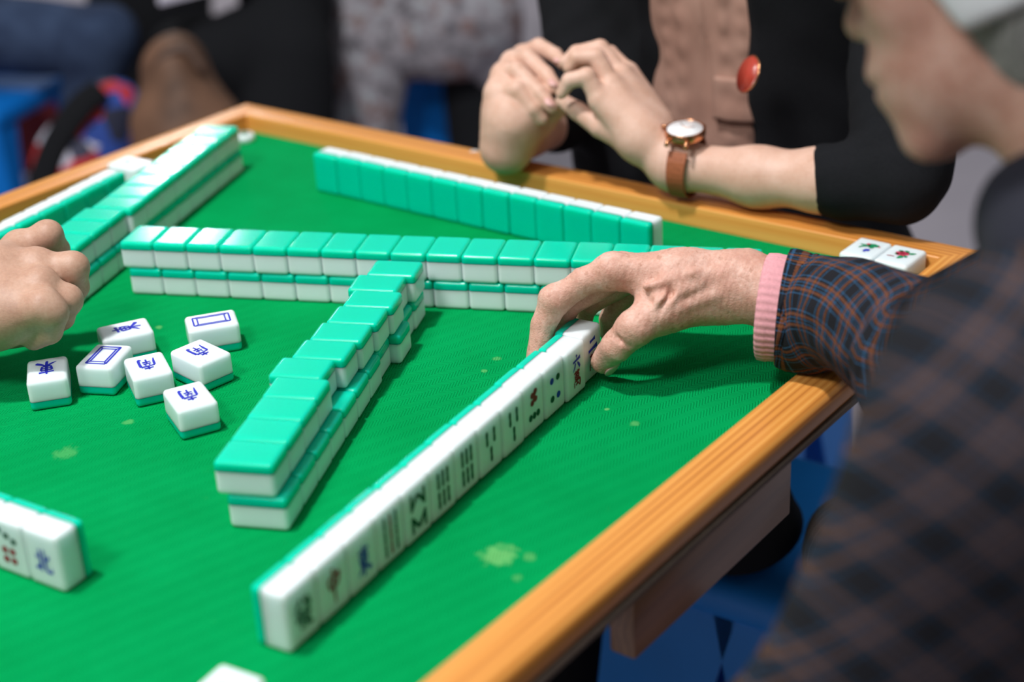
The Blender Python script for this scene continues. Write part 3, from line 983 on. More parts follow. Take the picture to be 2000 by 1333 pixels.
def fit_part(name, V, F, mats, parent, uv=None, smooth=True):
    return put(name, mesh(name, V, F, mats, None, smooth, uv), parent)


tn_ = unit(CB * .80 + CR * .62 - CU * .05); tn_ = unit(tn_ - np.dot(tn_, unit(t3 - t2)) * unit(t3 - t2))
nail('thumbnail', t3 - (t3 - t2) * .16 + tn_ * 9.9, tn_, t3 - t2, 6.6, 8.6, nail_old, old)

# pink ribbed cuff: a knitted tube hanging open under the wrist
pink = flat('pink_knit', lin(214, 150, 156), .9, var=.10, vscale=500)
cuA, cuB, cuC = at(1489, 599, 1138), at(1516, 602, 1135), at(1590, 615, 1127)
def ribs(i, k): return 1.0 + (.006 if k % 4 else -.022)
V, F, UV = sweep([cuA, cuA * .9 + cuB * .1, cuA * .3 + cuB * .7, cuB, cuC], [(30, 37), (31, 38.5), (31.5, 39), (31.5, 38.5), (32, 36)], 168, CU + CR * .12, False, 0, ribs)
Vi, Fi, _ = sweep([cuA, cuA * .9 + cuB * .1, cuA * .3 + cuB * .7, cuB], [(28.6, 35.6), (28.4, 35.6), (28.4, 35.6), (28, 35)], 168, CU + CR * .12, False, 0, ribs)
n0 = len(V); V = list(V) + list(Vi); F = list(F) + [tuple(reversed([i + n0 for i in q])) for q in Fi] + [(k, (k + 1) % 168, n0 + (k + 1) % 168, n0 + k) for k in range(168)]
fit_part('knit_cuff', V, F, [pink], old)

# plaid jacket: right sleeve as a swept tube, trunk and left arm as blended volumes
plaid_uv = plaid_mat('plaid_cloth_sleeve', 'UV', 25.0, .72)
c0 = at(1532, 603, 1134)
sl = [c0, at(1546, 605, 1132.4), at(1580, 614, 1127.5), at(1630, 632, 1112) + A([0, 0, 8]), at(1690, 654, 1080) + A([0, 0, 11]), at(1780, 688, 1034) + A([0, 0, 4]), at(1880, 700, 990), A([1050, -275, 215.0])]
slp = spline(sl, 34)
slr = spline([(38, 43), (38.5, 43), (38.5, 42.5), (39, 40), (41, 40), (45, 47), (50, 55), (60, 64)], 34)
fold = wrinkle(.035, .9, 21)
V, F, UV = sweep(slp, [tuple(r) for r in slr], 64, CU + CR * .10, False, -math.pi / 2, lambda i, k: 1 + .02 * math.sin(i * .8 + 5 * math.sin(k * .2)) * min(1, i / 6))
inn, Fi, UVi = sweep([slp[0], slp[2], slp[5]], [tuple(slr[0] - 2.5), tuple(slr[2] - 3), tuple(slr[5] - 6)], 64, CU + CR * .10, False, -math.pi / 2)
V = list(V); UV = list(UV); o_ = len(V); V += inn; UV += UVi
F = list(F) + [tuple(reversed([i + o_ for i in q])) for q in Fi] + [(k, o_ + k, o_ + (k + 1) % 64, (k + 1) % 64)[::-1] for k in range(64)]
UV = A(UV) + A([3, 8])
fit_part('jacket_sleeve', V, F, [plaid_uv], old, UV)

jk = Sdf()
jk.add([cone(A([1066, -430, 195]), A([1090, -430, -150]), 100, 135), cone(shl + A([5, 0, -8]), shr, 62, 58), cone(shr, A([1040, -278, 205]), 62, 60)], 10, 40)
jk.add([cone(shl, lel, 66, 60)], 30, 4)
jk.add([cone(lel, lwr, 58, 48)], 16, 4)
jk.add([ell(A([1045, -430, -120]), (165, 200, 100))], 30, 4)
jk.add([cone(lel + A([-25, -48, 40]), lel + A([10, -62, 22]), 4), cone(lel + A([10, -62, 22]), lel + A([48, -50, 40]), 4)], 4, 2)
jk.add([cone(HP(-30, 0, -95), A([1062, -425, 240]), 72, 72)], 6, 4, '-')
fw = wrinkle(5.0, .016, 31)
jk.disp = fw
JV, JF = nets(jk, 7.0, pad=12)
plaid_body = plaid_mat('plaid_cloth_body', 'UV', 28.0, .62, .5, .36, (152, 108, 84))
e1 = unit(CR * .62 + CU * .78); e2 = unit(CR * .72 - CU * .69)
JUV = np.stack([JV @ e1, JV @ e2], 1)
fit_part('jacket', JV, JF, [plaid_body], old, JUV)

navy = flat('navy_scarf', lin(24, 24, 36), .9, var=.2, vscale=200)
cs = Sdf()
nk = [A([1062 + 74 * math.cos(a) - 12, -425 + 92 * math.sin(a), 232 + 18 * math.cos(a) * -1 + 10]) for a in np.linspace(0, 2 * math.pi, 15)]
cs.add(chain(nk, [34] * 15), 4, 12)
cs.add([cone(A([975, -440, 215]), A([955, -450, 110]), 24, 18)], 14, 4)
cs.disp = wrinkle(2.5, .05, 5)
CV, CF = nets(cs, 4.5, pad=6)
fit_part('scarf', CV, CF, [navy], old)

hair_m = NT('grey_hair')
hn = hair_m.noise(hair_m.coord('Object', (60, 60, 14)), 6, 5)
grey_hair = hair_m.base(hair_m.ramp(hn, [(0.3, lin(96, 94, 92)), (0.7, lin(160, 156, 152))]), .6, 0, .3)
hh = Sdf()
hh.add([ell(HP(-20, 0, 40), (102 * hs, 84 * hs, 94 * hs), HR), ell(HP(-26, 0, -36), (84 * hs, 82 * hs, 96 * hs), HR)], 6, 24)
hh.add([ell(HP(152, 0, -30), (104 * hs, 140 * hs, 150 * hs), HR)], 10, 4, '-')
hh.disp = wrinkle(1.4, .09, 6, (1, 1, .3))
V, F = nets(hh, 4.0, pad=5)
fit_part('hair', V, F, [grey_hair], old)
capm = flat('white_cotton', lin(236, 236, 238), .85)
hc = Sdf()
hc.add([ell(HP(-16, 0, 8), (112 * hs, 98 * hs, 136 * hs), HR)], 4, 4)
hc.add([ell(HP(-10, 0, -196), (240 * hs, 200 * hs, 150 * hs), HR)], 4, 4, '-')
hc.add([ell(HP(120, 0, -70), (104 * hs, 150 * hs, 128 * hs), HR)], 8, 4, '-')
hc.add([ell(HP(-2, 0, 66), (200 * hs, 186 * hs, 6), HR)], 8, 4)  # wide brim, out of view, added to shade the face
V, F = nets(hc, 4.0, pad=4)
fit_part('cap', V, F, [capm], old)
# spectacles
gm = flat('tortoise_frame', lin(176, 140, 96), .35)
V = []; F = []
for y in (-31, 31):
    ring = [HP(103 - abs(math.cos(t)) * 3, y + 25 * math.cos(t), 17 + 19 * math.sin(t)) for t in np.linspace(0, 2 * math.pi, 25)]
    v, q, _ = sweep(ring, [1.7] * 25, 8, Xh, True); V, F = join((V, F), (v, q))
v, q, _ = sweep([HP(104, -7, 20), HP(107, 0, 22), HP(104, 7, 20)], [1.7] * 3, 8, Zh); V, F = join((V, F), (v, q))
for y in (-1, 1):
    v, q, _ = sweep([HP(101, 56 * y, 22), HP(94, 68 * y, 22), HP(40, 78 * y, 17), HP(-6, 81 * y, 18), HP(-18, 80 * y, 4)], [2.6, 2.8, 2.8, 2.6, 2.2], 8, Zh); V, F = join((V, F), (v, q))
fit_part('spectacle_frame', V, F, [gm], old)
lm = NT('spectacle_lens'); lm.b.inputs['Transmission Weight'].default_value = 1.0; lm.b.inputs['IOR'].default_value = 1.05
lens = lm.base((.95, 1, .97, 1), .03)
for y in (-31, 31):
    v, q = ellipsoid_mesh(HP(102, y, 17), (1.0, 24, 18), HR, 24, 10)
    fit_part('spectacle_lens', v, q, [lens], old)
pinkish = flat('mauve_trousers', lin(150, 118, 122), .9, var=.08)
tr = Sdf()
tr.add([cone(A([1060, -520, -215]), A([835, -480, -205]), 96, 74), cone(A([1060, -350, -215]), A([835, -380, -205]), 96, 74), cone(A([835, -480, -205]), A([840, -480, -640]), 70, 55), cone(A([835, -380, -205]), A([840, -380, -640]), 70, 55)], 10, 20)
tr.disp = wrinkle(3, .03, 8)
V, F = nets(tr, 10, pad=8)
fit_part('trousers', V, F, [pinkish], old)
blk = flat('black_leather', lin(30, 30, 32), .6)
for y in (-480, -380):
    s_ = Sdf(); s_.add([cone(A([850, y, -715]), A([760, y, -720]), 38, 30), cone(A([845, y, -690]), A([845, y, -660]), 46, 50)], 8, 14)
    s_.add([ell(A([800, y, -850]), (300, 300, 99))], 2, 2, '-')
    V, F = nets(s_, 5, pad=3)
    fit_part('shoe', V, F, [blk], old)
# ------------------------------------------------------------------ younger woman behind the far rail, fingertips together
f = Sdf()
DL = 1452
w0 = at(1318, 322, 1446); fl0 = at(1480, 346, 1412); fl1 = at(1610, 352, 1380); fe = at(1745, 366, 1342)
f.add([cone(fe, fl1, 25, 26), cone(fl1, fl0, 27, 24.5), cone(fl0, w0, 24.5, 19.5)], 6, 16)
a1, a2, a3, a4 = at(1172, 196, 1448), at(1194, 168, 1456), at(1214, 148, 1470), at(1228, 142, 1486)
pm = at(1252, 268, 1452)
f.add([cone(w0, pm, 22, 21), cone(w0, at(1292, 276, 1464), 20, 18), cone(pm, a1, 20, 11.5), cone(pm, a2, 20, 11.5), cone(at(1270, 250, 1466), a3, 18, 11), cone(at(1280, 240, 1476), a4, 16, 10)], 14, 12)
finger(f, [a1, at(1146, 150, 1444), at(1112, 158, 1446), at(1097, 183, 1452)], [9.6, 8.2, 7.1, 5.7], 3.0)
finger(f, [a2, at(1164, 112, 1456), at(1126, 113, 1458), at(1112, 132, 1462)], [9.6, 8.2, 7.1, 5.9], 3.0)
finger(f, [a3, at(1172, 95, 1474), at(1126, 104, 1476), at(1104, 122, 1478)], [9.2, 7.8, 6.8, 5.6], 3.0)
finger(f, [a4, at(1192, 104, 1494), at(1146, 112, 1498), at(1112, 138, 1500)], [8.4, 7.0, 6.1, 5.0], 3.0)
finger(f, [at(1240, 280, 1458), at(1172, 248, 1462), at(1128, 216, 1470), at(1098, 196, 1478)], [13.1, 10.0, 8.9, 6.6], 6.0)
# her right hand, little finger edge to us, resting on the rail
w1 = at(988, 291, 1534); e1r = A([282, 150, 40.0])
f.add([cone(w1, e1r, 20, 29)], 6, 12)
b1, b2, b3, b4 = at(1022, 108, 1556), at(1000, 122, 1540), at(984, 146, 1524), at(974, 182, 1512)
hp_ = at(1002, 228, 1530)
f.add([cone(w1, hp_, 21, 27), cone(hp_, b1, 20, 11), cone(hp_, b2, 22, 12), cone(hp_, b3, 24, 12.5), cone(at(996, 240, 1520), b4, 25, 13)], 14, 14)
f.add([cone(at(990, 286, 1528), at(1000, 236, 1512), 19, 23), cone(at(1052, 236, 1534), at(1020, 246, 1528), 15, 19)], 14, 10)
finger(f, [b1, at(1052, 92, 1542), at(1084, 108, 1524), at(1100, 124, 1508)], [9.1, 8.5, 7.3, 5.9], 2.5)
finger(f, [b2, at(1030, 112, 1522), at(1066, 146, 1506), at(1086, 172, 1494)], [9.6, 8.7, 7.7, 6.3], 2.5)
finger(f, [b3, at(1010, 138, 1508), at(1054, 182, 1496), at(1078, 210, 1490)], [9.6, 8.5, 7.5, 6.1], 2.5)
finger(f, [b4, at(1010, 176, 1498), at(1042, 212, 1496), at(1058, 232, 1500)], [10.0, 9.0, 7.8, 6.3], 3.0)
finger(f, [at(1030, 250, 1540), at(1068, 236, 1532), at(1090, 214, 1518), at(1096, 200, 1508)], [13.1, 9.6, 8.2, 6.4], 4.8)
f.disp = wrinkle(.35, .06, 4)
ysdf = f
YV, YF = nets(f, 1.9, pad=3)
g = Sdf()
yo = A([452, 185, 470.0]); yX = A([-.12, -.93, -.34]); yZ = A([-.05, -.34, .94])
gs, YP, YR = head_prims(yo, yX, yZ, .95)
add_groups(g, gs)
g.add([cone(YP(-18, 0, -60), A([445, 235, 270]), 50, 55)], 20, 4)
Y1, Y1F = nets(g, 5.0, pad=4)
t_ = Sdf()
t_.add([cone(A([445, 240, 240]), A([440, 260, -200]), 70, 95), cone(A([285, 235, 240]), A([600, 235, 240]), 42), cone(A([285, 235, 235]), e1r, 36, 28), cone(A([600, 235, 235]), fe, 36, 28),
        cone(A([400, 250, -222]), A([394, -40, -250]), 60, 46), cone(A([272, 250, -225]), A([258, -40, -252]), 60, 50), cone(A([394, -40, -250]), A([396, -70, -690]), 40, 32), cone(A([258, -40, -252]), A([258, -70, -690]), 40, 32)], 10, 20)
Y2, Y2F = nets(t_, 12.0, pad=4)
yw = put('person', body_mesh('person_body', [(YV, YF), (Y1, Y1F), (Y2, Y2F)], [skin_young]), None, True)
tag(yw, 'person in black cardigan and beige blouse holding fingertips together over the far rail', 'person')
for c, n_, d_, w_, l_ in ((at(1091, 117, 1507), CU * .75 + CB * .6 + CR * .3, at(1100, 124, 1508) - at(1084, 108, 1524), 4.6, 5.6), (at(1081, 161, 1490), CB * .75 + CU * .3 + CR * .45, at(1086, 172, 1494) - at(1066, 146, 1506), 5.0, 6.2), (at(1074, 199, 1485), CB * .75 + CU * .3 + CR * .45, at(1078, 210, 1490) - at(1054, 182, 1496), 4.8, 6.0)):
    nail('fingernail', c, n_, d_, w_, l_, nail_young, yw)

beige = NT('beige_blouse'); nb = beige.noise(beige.coord(), 18, 3)
blouse_m = beige.base(beige.ramp(nb, [(0.35, lin(152, 114, 100)), (0.65, lin(170, 132, 117))]), .85, 0, .2)
black = flat('black_knit', lin(25, 25, 28), .92, 0, .12, .12, 400)
black2 = flat('black_cloth', lin(28, 28, 31), .92, 0, .1, .1, 200)


def torso(grow):
    s = Sdf()
    s.add([ell(A([430, 245, 60]), (160 + grow, 112 + grow, 330)), ell(A([440, 240, 200]), (178 + grow, 98 + grow, 120)), ell(A([430, 255, -160]), (175 + grow, 130 + grow, 130))], 10, 50)
    return s


bl = torso(0)
fold1 = wrinkle(1.6, .035, 14, (1.6, 1, .35)); fold2 = wrinkle(1.0, .09, 15, (1.8, 1, .5))
def bdisp(P):
    x = P[:, 0] - 440 + (P[:, 2] - 60) * .06
    pleat = 2.2 * np.exp(-(np.abs(np.abs(x) - 26) / 7) ** 2) * (1 + .5 * np.sin(P[:, 2] * .22)) + 1.5 * np.exp(-(np.abs(np.abs(x) - 44) / 5) ** 2) * (1 + .6 * np.sin(P[:, 2] * .3 + 1))
    return fold1(P) * 1.6 + fold2(P) * 1.3 - pleat + 2.6 * np.exp(-((x - 6) / 2.6) ** 2)
bl.disp = bdisp
V, F = nets(bl, 4.0, lo=(240, 95, -330), hi=(640, 390, 330), pad=8)
fit_part('blouse', V, F, [blouse_m], yw)
# pocket flap lying on the blouse front
us = np.linspace(452, 530, 15); zs = np.linspace(98, 56, 13)
G_ = np.array([[u_, 60.0, z_] for z_ in zs for u_ in us])
for _ in range(60):                                  # walk each point onto the blouse
    G_[:, 1] += np.clip(bl(G_), -20, 20) * .8
fr_ = G_.copy(); fr_[:, 1] -= 4.5 + 2 * np.repeat(np.linspace(0, 1, 13), 15); bk_ = G_.copy(); bk_[:, 1] += 3
V = np.vstack([fr_, bk_]); F = []
for j in range(12):
    for i in range(14):
        q = (j * 15 + i, (j + 1) * 15 + i, (j + 1) * 15 + i + 1, j * 15 + i + 1)
        F.append(q); F.append(tuple(x + 195 for x in reversed(q)))
rim_ = [i for i in range(15)] + [j * 15 + 14 for j in range(1, 13)] + [12 * 15 + i for i in range(13, -1, -1)] + [j * 15 for j in range(11, 0, -1)]
for k in range(len(rim_)):
    a0, a1_ = rim_[k], rim_[(k + 1) % len(rim_)]; F.append((a0, a1_, a1_ + 195, a0 + 195))
fit_part('pocket_flap', V, F, [blouse_m], yw)

cd_ = torso(13)
cd_.add([ell(A([318, 222, 30]), (92, 92, 210))], 20, 4)
cd_.add([cone(A([228, 240, 240]), e1r + A([2, 4, 2]), 62, 42), cone(e1r, e1r + (w1 - e1r) * .36, 38, 33), cone(A([600, 235, 240]), fe + A([-4, 26, 22]), 60, 44), cone(fe + A([2, 8, 4]), at(1660, 358, 1366), 40, 33)], 24, 14)
cd_.add([cone(at(1660, 358, 1366), at(1612, 350, 1379), 33, 30)], 6, 4)
# open front, neck, and a cut square across the sleeve end
ga = A([[.995, 0, .0], [0, 1, 0], [0, 0, 1]])
cd_.add([cone(A([428, 60, 420]), A([430, 60, -360]), 78, 120)], 3, 10, '-')
sc_ = at(1594, 350, 1384); sa_ = unit(CR + .25 * unit(fl1 - fl0))
cd_.add([ell(sc_ - sa_ * 30, (30, 90, 90), frame_from(sa_, CU))], 1, 4, '-')
cd_.add([cone(A([440, 200, 300]), A([440, 205, 460]), 66, 90)], 6, 4, '-')
cw = wrinkle(2.4, .032, 41, (1, 1, 1.3)); cw2 = wrinkle(.8, .11, 42)
cd_.disp = lambda P: cw(P) + cw2(P)
V, F = nets(cd_, 4.0, pad=8)
fit_part('cardigan', V, F, [black], yw)
tr = Sdf()
tr.add([cone(A([400, 250, -222]), A([394, -40, -250]), 68, 60), cone(A([272, 250, -222]), A([258, -40, -250]), 68, 60), cone(A([394, -40, -250]), A([396, -70, -690]), 54, 44), cone(A([258, -40, -250]), A([258, -70, -690]), 54, 44)], 10, 20)
tr.disp = wrinkle(3, .03, 18)
V, F = nets(tr, 10, pad=8); fit_part('trousers', V, F, [black2], yw)
yhair = flat('dark_hair', lin(40, 32, 30), .5, 0, .3, .3, 60)
hh = Sdf()
hh.add([ell(YP(-20, 0, 40), (104, 86, 94), YR), cone(YP(-60, 0, 0), YP(-80, 0, -120), 70, 40)], 6, 30)
hh.add([ell(YP(76, 0, -40), (80, 96, 92), YR)], 10, 4, '-')
hh.disp = wrinkle(1.2, .1, 8)
V, F = nets(hh, 5.0, pad=4); fit_part('hair', V, F, [yhair], yw)

# wristwatch
gold = flat('rose_gold', lin(214, 150, 110), .22, 1.0)
tanl = flat('tan_leather', lin(150, 84, 52), .6, 0, .3, .15, 300)
ax = unit(fl0 - w0)
wc = w0 + (fl0 - w0) * .14
wz = unit(CU * .80 + CB * .56 - CR * .02); wz = unit(wz - np.dot(wz, ax) * ax); wy = np.cross(wz, ax)
watch = tag(empty('wristwatch', (0, 0, 0)), 'rose gold wristwatch with white dial and tan strap on the wrist over the far rail', 'wristwatch')
def wrist_r(ca, sa):
    d_ = wz * ca + wy * sa; best = 0
    for o_ in (-9, -4, 0, 4, 9):
        rr_ = np.arange(14, 40, .4)
        fv = ysdf(wc + ax * o_ + d_[None] * rr_[:, None])
        best = max(best, rr_[np.argmax(fv > .25)])
    return best
cc = wc + wz * (wrist_r(1, 0) + 3.2)
def disc(c, n, r, h, mat, name, par, seg=40, bev=1.2):
    n = unit(n)
    pa = [c, c + n * .01, c + n * bev, c + n * (h - bev), c + n * h, c + n * (h + .01)]
    V, F, _ = sweep(pa, [r - bev, r - bev, r, r, r - bev, r - bev], seg, unit(np.cross(n, (0.3, 1, .2))))
    o = put(name, mesh(name, V, F, [mat]), par); return o
disc(cc, wz, 18.5, 7.0, gold, 'watch_case', watch)
dial = disc(cc + wz * 7.05, wz, 16.2, .5, flat('dial_white', lin(240, 238, 240), .3), 'dial', watch, bev=.2)
for ang, ln, wd in ((.6, 9, .5), (2.3, 13, .4)):
    dv = ax * math.cos(ang) + wy * math.sin(ang)
    V, F, _ = sweep([cc + wz * 7.8, cc + wz * 7.8 + dv * ln], [(wd, .3)] * 2, 8, wz)
    put('watch_hand', mesh('watch_hand', V, F, [gold]), dial)
ring = [cc + wz * 7.2 + (ax * math.cos(t) + wy * math.sin(t)) * 17.3 for t in np.linspace(0, 2 * math.pi, 49)]
V, F, _ = sweep(ring, [.8] * 49, 8, wz, True); put('bezel', mesh('bezel', V, F, [gold]), watch)
V, F, _ = sweep([cc + wz * 6.0 - ax * 18, cc + wz * 6.6 - ax * 22.5], [(1.9, 1.9)] * 2, 14, wz); put('crown', mesh('crown', V, F, [gold]), watch)
for sx in (-1, 1):
    for sy in (-1, 1):
        p0 = cc + wz * 3 + ax * 9 * sx + wy * 15 * sy
        V, F, _ = sweep([p0, p0 + wy * 5 * sy - wz * 1, p0 + wy * 8.5 * sy - wz * 4], [2.2, 2.2, 1.8], 12, ax); put('lug', mesh('lug', V, F, [gold]), watch)
st = []
for t in np.linspace(.66, 2 * math.pi - .66, 30):
    ca, sa = math.cos(t), math.sin(t)
    st.append(wc + (wz * ca + wy * sa) * (max(wrist_r(math.cos(t + e_), math.sin(t + e_)) for e_ in (-.12, 0, .12)) + .5))
V, F, _ = sweep(st, [(9.2, 1.2)] * 30, 12, ax)
# strap sections: wide along the forearm axis
V = []; F = []
for i, p in enumerate(st):
    rr = unit(p - wc)
    hw = 9.0 - 1.6 * math.sin(i / 29 * math.pi)
    for a_, b_ in ((-hw, -.2), (hw, -.2), (hw, 2.0), (-hw, 2.0)): V.append(p + ax * a_ + rr * b_)
for i in range(29):
    for k in range(4):
        k2 = (k + 1) % 4; F.append((i * 4 + k, i * 4 + k2, i * 4 + 4 + k2, i * 4 + 4 + k))
F += [(3, 2, 1, 0), (116, 117, 118, 119)]
put('strap', mesh('strap', V, F, [tanl], None, False), watch)
kp = [i for i in (13, 16)]
V = []; F = []
for i in range(9, 12):
    p = st[i]; rr = unit(p - wc)
    for a_, b_ in ((-9.6, -.1), (9.6, -.1), (9.6, 3.6), (-9.6, 3.6)): V.append(p + ax * a_ + rr * b_)
for i in range(2):
    for k in range(4):
        k2 = (k + 1) % 4; F.append((i * 4 + k, i * 4 + k2, i * 4 + 4 + k2, i * 4 + 4 + k))
F += [(3, 2, 1, 0), (8, 9, 10, 11)]
put('strap_keeper', mesh('strap_keeper', V, F, [tanl], None, False), watch)

# badge pinned to the cardigan edge
bc = at(1462, 145, 1428)
bn = unit(CB * .42 - CR * .88 + CU * .2)
badge = tag(empty('round_badge', (0, 0, 0)), 'round red button badge with gold rim pinned to the cardigan edge', 'badge')
redm = flat('badge_red', lin(172, 60, 46), .3)
disc(bc, bn, 16.5, 2.4, redm, 'badge_face', badge)
tmp = unit(np.cross(bn, (0, 0, 1))); tm2 = np.cross(bn, tmp)
ring = [bc + bn * .3 + (tmp * math.cos(t) + tm2 * math.sin(t)) * 16.6 for t in np.linspace(0, 2 * math.pi, 41)]
V, F, _ = sweep(ring, [1.1] * 41, 8, bn, True); put('badge_rim', mesh('badge_rim', V, F, [gold]), badge)
for q in (watch, badge):
    q.location = (0, 0, Z0)

# ------------------------------------------------------------------ hand coming in from the left edge, closing on the left wall
f = Sdf()
D0 = 1198
mc = [at(40, 486, D0 + 40), at(70, 520, D0 + 12), at(78, 560, D0 - 8), at(84, 604, D0 - 26)]
wrl = at(-130, 590, D0 + 10); wrl2 = at(-130, 632, D0 - 6); fal = at(-420, 650, D0 + 10)
f.add([cone(wrl, fal, 25, 32), cone(wrl2, fal, 24, 32)], 6, 16)
f.add([cone(wrl, at(-20, 545, D0 + 8), 23, 22), cone(wrl2, at(-10, 610, D0 - 10), 23, 24), cone(at(-20, 545, D0 + 8), mc[0], 22, 13.5), cone(at(-20, 550, D0 + 8), mc[1], 22, 14), cone(at(-10, 600, D0 - 10), mc[2], 23, 14), cone(at(-10, 620, D0 - 12), mc[3], 24, 14)], 14, 14)
finger(f, [mc[0], at(92, 462, D0 + 40), at(112, 486, D0 + 50), at(108, 520, D0 + 56)], [13, 11.4, 9.6, 8.0], 5)
finger(f, [mc[1], at(141, 524, D0 + 12), at(150, 560, D0 + 24), at(136, 592, D0 + 34)], [12.6, 11.2, 9.6, 8.2], 5)
finger(f, [mc[2], at(128, 588, D0 - 4), at(122, 622, D0 + 10), at(104, 640, D0 + 20)], [12.6, 11, 9.4, 8.0], 5)
finger(f, [mc[3], at(100, 612, D0 - 26), at(96, 646, D0 - 14), at(66, 662, D0 - 4)], [13.5, 12.4, 10, 8.4], 6)
finger(f, [at(-30, 630, D0 + 8), at(20, 648, D0 + 16), at(62, 650, D0 + 22), at(92, 640, D0 + 28)], [17, 13, 11, 9], 9)
for m_ in mc: f.add([ell(m_ + CU * 3 + CB * 2, (10, 10, 9))], 8, 2)
f.add([ell(at(141, 522, D0 + 12), (11.6, 11.6, 11.4)), ell(at(92, 460, D0 + 40), (11.8, 11.8, 11.4)), ell(at(130, 586, D0 - 4), (11.4, 11.4, 11.2))], 6, 2)
f.disp = lambda P: wrinkle(.4, .07, 6)(P)
V, F = nets(f, 1.8, pad=3)
t_ = Sdf(); upl = at(-1000, 330, 1240)
t_.add([cone(fal, upl, 32, 44)], 4, 4)
V2, F2 = nets(t_, 8, pad=3)
lp = put('person', body_mesh('person_body', [(V, F), (V2, F2)], [skin_man]), None, True)
tag(lp, 'hand with curled fingers reaching in from the left edge to the left wall', 'person')
sl_ = Sdf()
sl_.add([cone(at(-190, 636, D0 + 10), upl, 50, 70)], 4, 4)  # sleeve added outside the frame, widened to cast a larger shadow
sl_.add([cone(at(-190, 636, D0 + 10), at(-110, 624, D0 + 8), 34, 62)], 2, 2, '-')
sl_.disp = wrinkle(2, .04, 17)
V, F = nets(sl_, 6, pad=5)
fit_part('sleeve', V, F, [black2], lp)
# ================================================================== BACKGROUND
blue = flat('blue_plastic', lin(14, 112, 200), .55, 0, .12, .06, 8)
blue2 = flat('blue_plastic_bright', lin(34, 138, 232), .4, 0, .4, .06, 8)  # lightened copy of the blue, makes up for dim light under the table


def stool(x, y, rz, h, w, mat, label, wt=92, wb=58):
    s = tag(empty('plastic_stool', (x, y, -750), rz), label, 'stool', 'blue plastic stools')
    bm = box_bm(-w / 2, w / 2, -w / 2, w / 2, h - 42, h, 16, 4)
    put('seat', bm_to(bm, 'seat', [mat], True, 50), s)
    for sx in (-1, 1):
        for sy in (-1, 1):
            V = []; F = []
            th, sp = 5, 34
            prof = lambda ww, off, z: [(sx * (w / 2 - 6 + off), sy * (w / 2 - 6 + off), z), (sx * (w / 2 - 6 + off - ww), sy * (w / 2 - 6 + off), z), (sx * (w / 2 - 6 + off - ww), sy * (w / 2 - 6 - th + off), z),
                                      (sx * (w / 2 - 6 - th + off), sy * (w / 2 - 6 - th + off), z), (sx * (w / 2 - 6 - th + off), sy * (w / 2 - 6 + off - ww), z), (sx * (w / 2 - 6 + off), sy * (w / 2 - 6 + off - ww), z)]
            a = prof(wt + 20, 0, h - 30); m_ = prof(wt, sp * .3, h * .66); b = prof(wb, sp, 0)
            V = a + m_ + b
            for j in range(2):
                for k in range(6):
                    k2 = (k + 1) % 6; F.append((j * 6 + k, j * 6 + k2, j * 6 + 6 + k2, j * 6 + 6 + k))
            F += [(0, 1, 2, 3), (0, 3, 4, 5), (12, 15, 14, 13), (12, 17, 16, 15)]
            bm = bmesh.new(); vs = [bm.verts.new(p) for p in V]
            for q in F: bm.faces.new([vs[i] for i in q])
            put('leg', bm_to(bm, 'leg', [mat], False), s)
    return s


def blob(name, prims, h, mats, parent=None, disp=None, k=20, kin=20, cuts=(), uv=None):
    s = Sdf(); s.add(prims, k, kin)
    for c in cuts: s.add([c], 6, 4, '-')
    s.disp = disp
    V, F = nets(s, h, pad=8)
    return put(name, mesh(name, V, F, mats), parent, parent is None)


# stool under the younger woman and one behind the table on the left, one under the floral dress
stool(600, 12, math.radians(3), 458, 258, blue2, 'blue plastic stool under the table beside the right rail', 116, 112)
stool(340, 335, math.radians(4), 446, 250, blue2, 'blue plastic stool under the person in the black cardigan')
q = atz(-55, 150, -300)
stool(q[0], q[1], math.radians(20), 428, 290, blue, 'blue plastic stool under the person in jeans at upper left', 44, 38)
q = atz(845, 108, -402)
stool(q[0], q[1], math.radians(78), 346, 250, blue, 'blue plastic stool under the floral dress')

# person in jeans
denim = NT('denim'); dn = denim.noise(denim.coord('Object', (1, 1, 1)), 14, 4)
jean = denim.base(denim.ramp(dn, [(0.3, lin(38, 48, 72)), (0.7, lin(62, 76, 104))]), .9, 0, .15)
D = 3080
hip, kn, an = at(-120, 60, D + 60), at(200, 82, D - 30), at(150, 330, D + 40)
SZ = hip[2]
pj_ = blob('person', [cone(hip, kn, 70, 56), cone(kn, an, 52, 40), cone(hip, at(-190, -330, D + 160), 80, 130), cone(at(-180, -420, D + 160), at(-175, -560, D + 140), 60, 90)], 16, [skin_man])
tag(pj_, 'person in blue jeans seated on the stool at upper left', 'person')
blob('jeans', [cone(hip, kn, 86, 68), cone(kn, an, 62, 50), ell(hip, (120, 120, 95))], 12, [jean], pj_, wrinkle(4, .03, 51))
blob('dark_top', [cone(at(-150, -20, D + 80), at(-190, -330, D + 160), 140, 150)], 18, [black2], pj_, wrinkle(4, .02, 52))
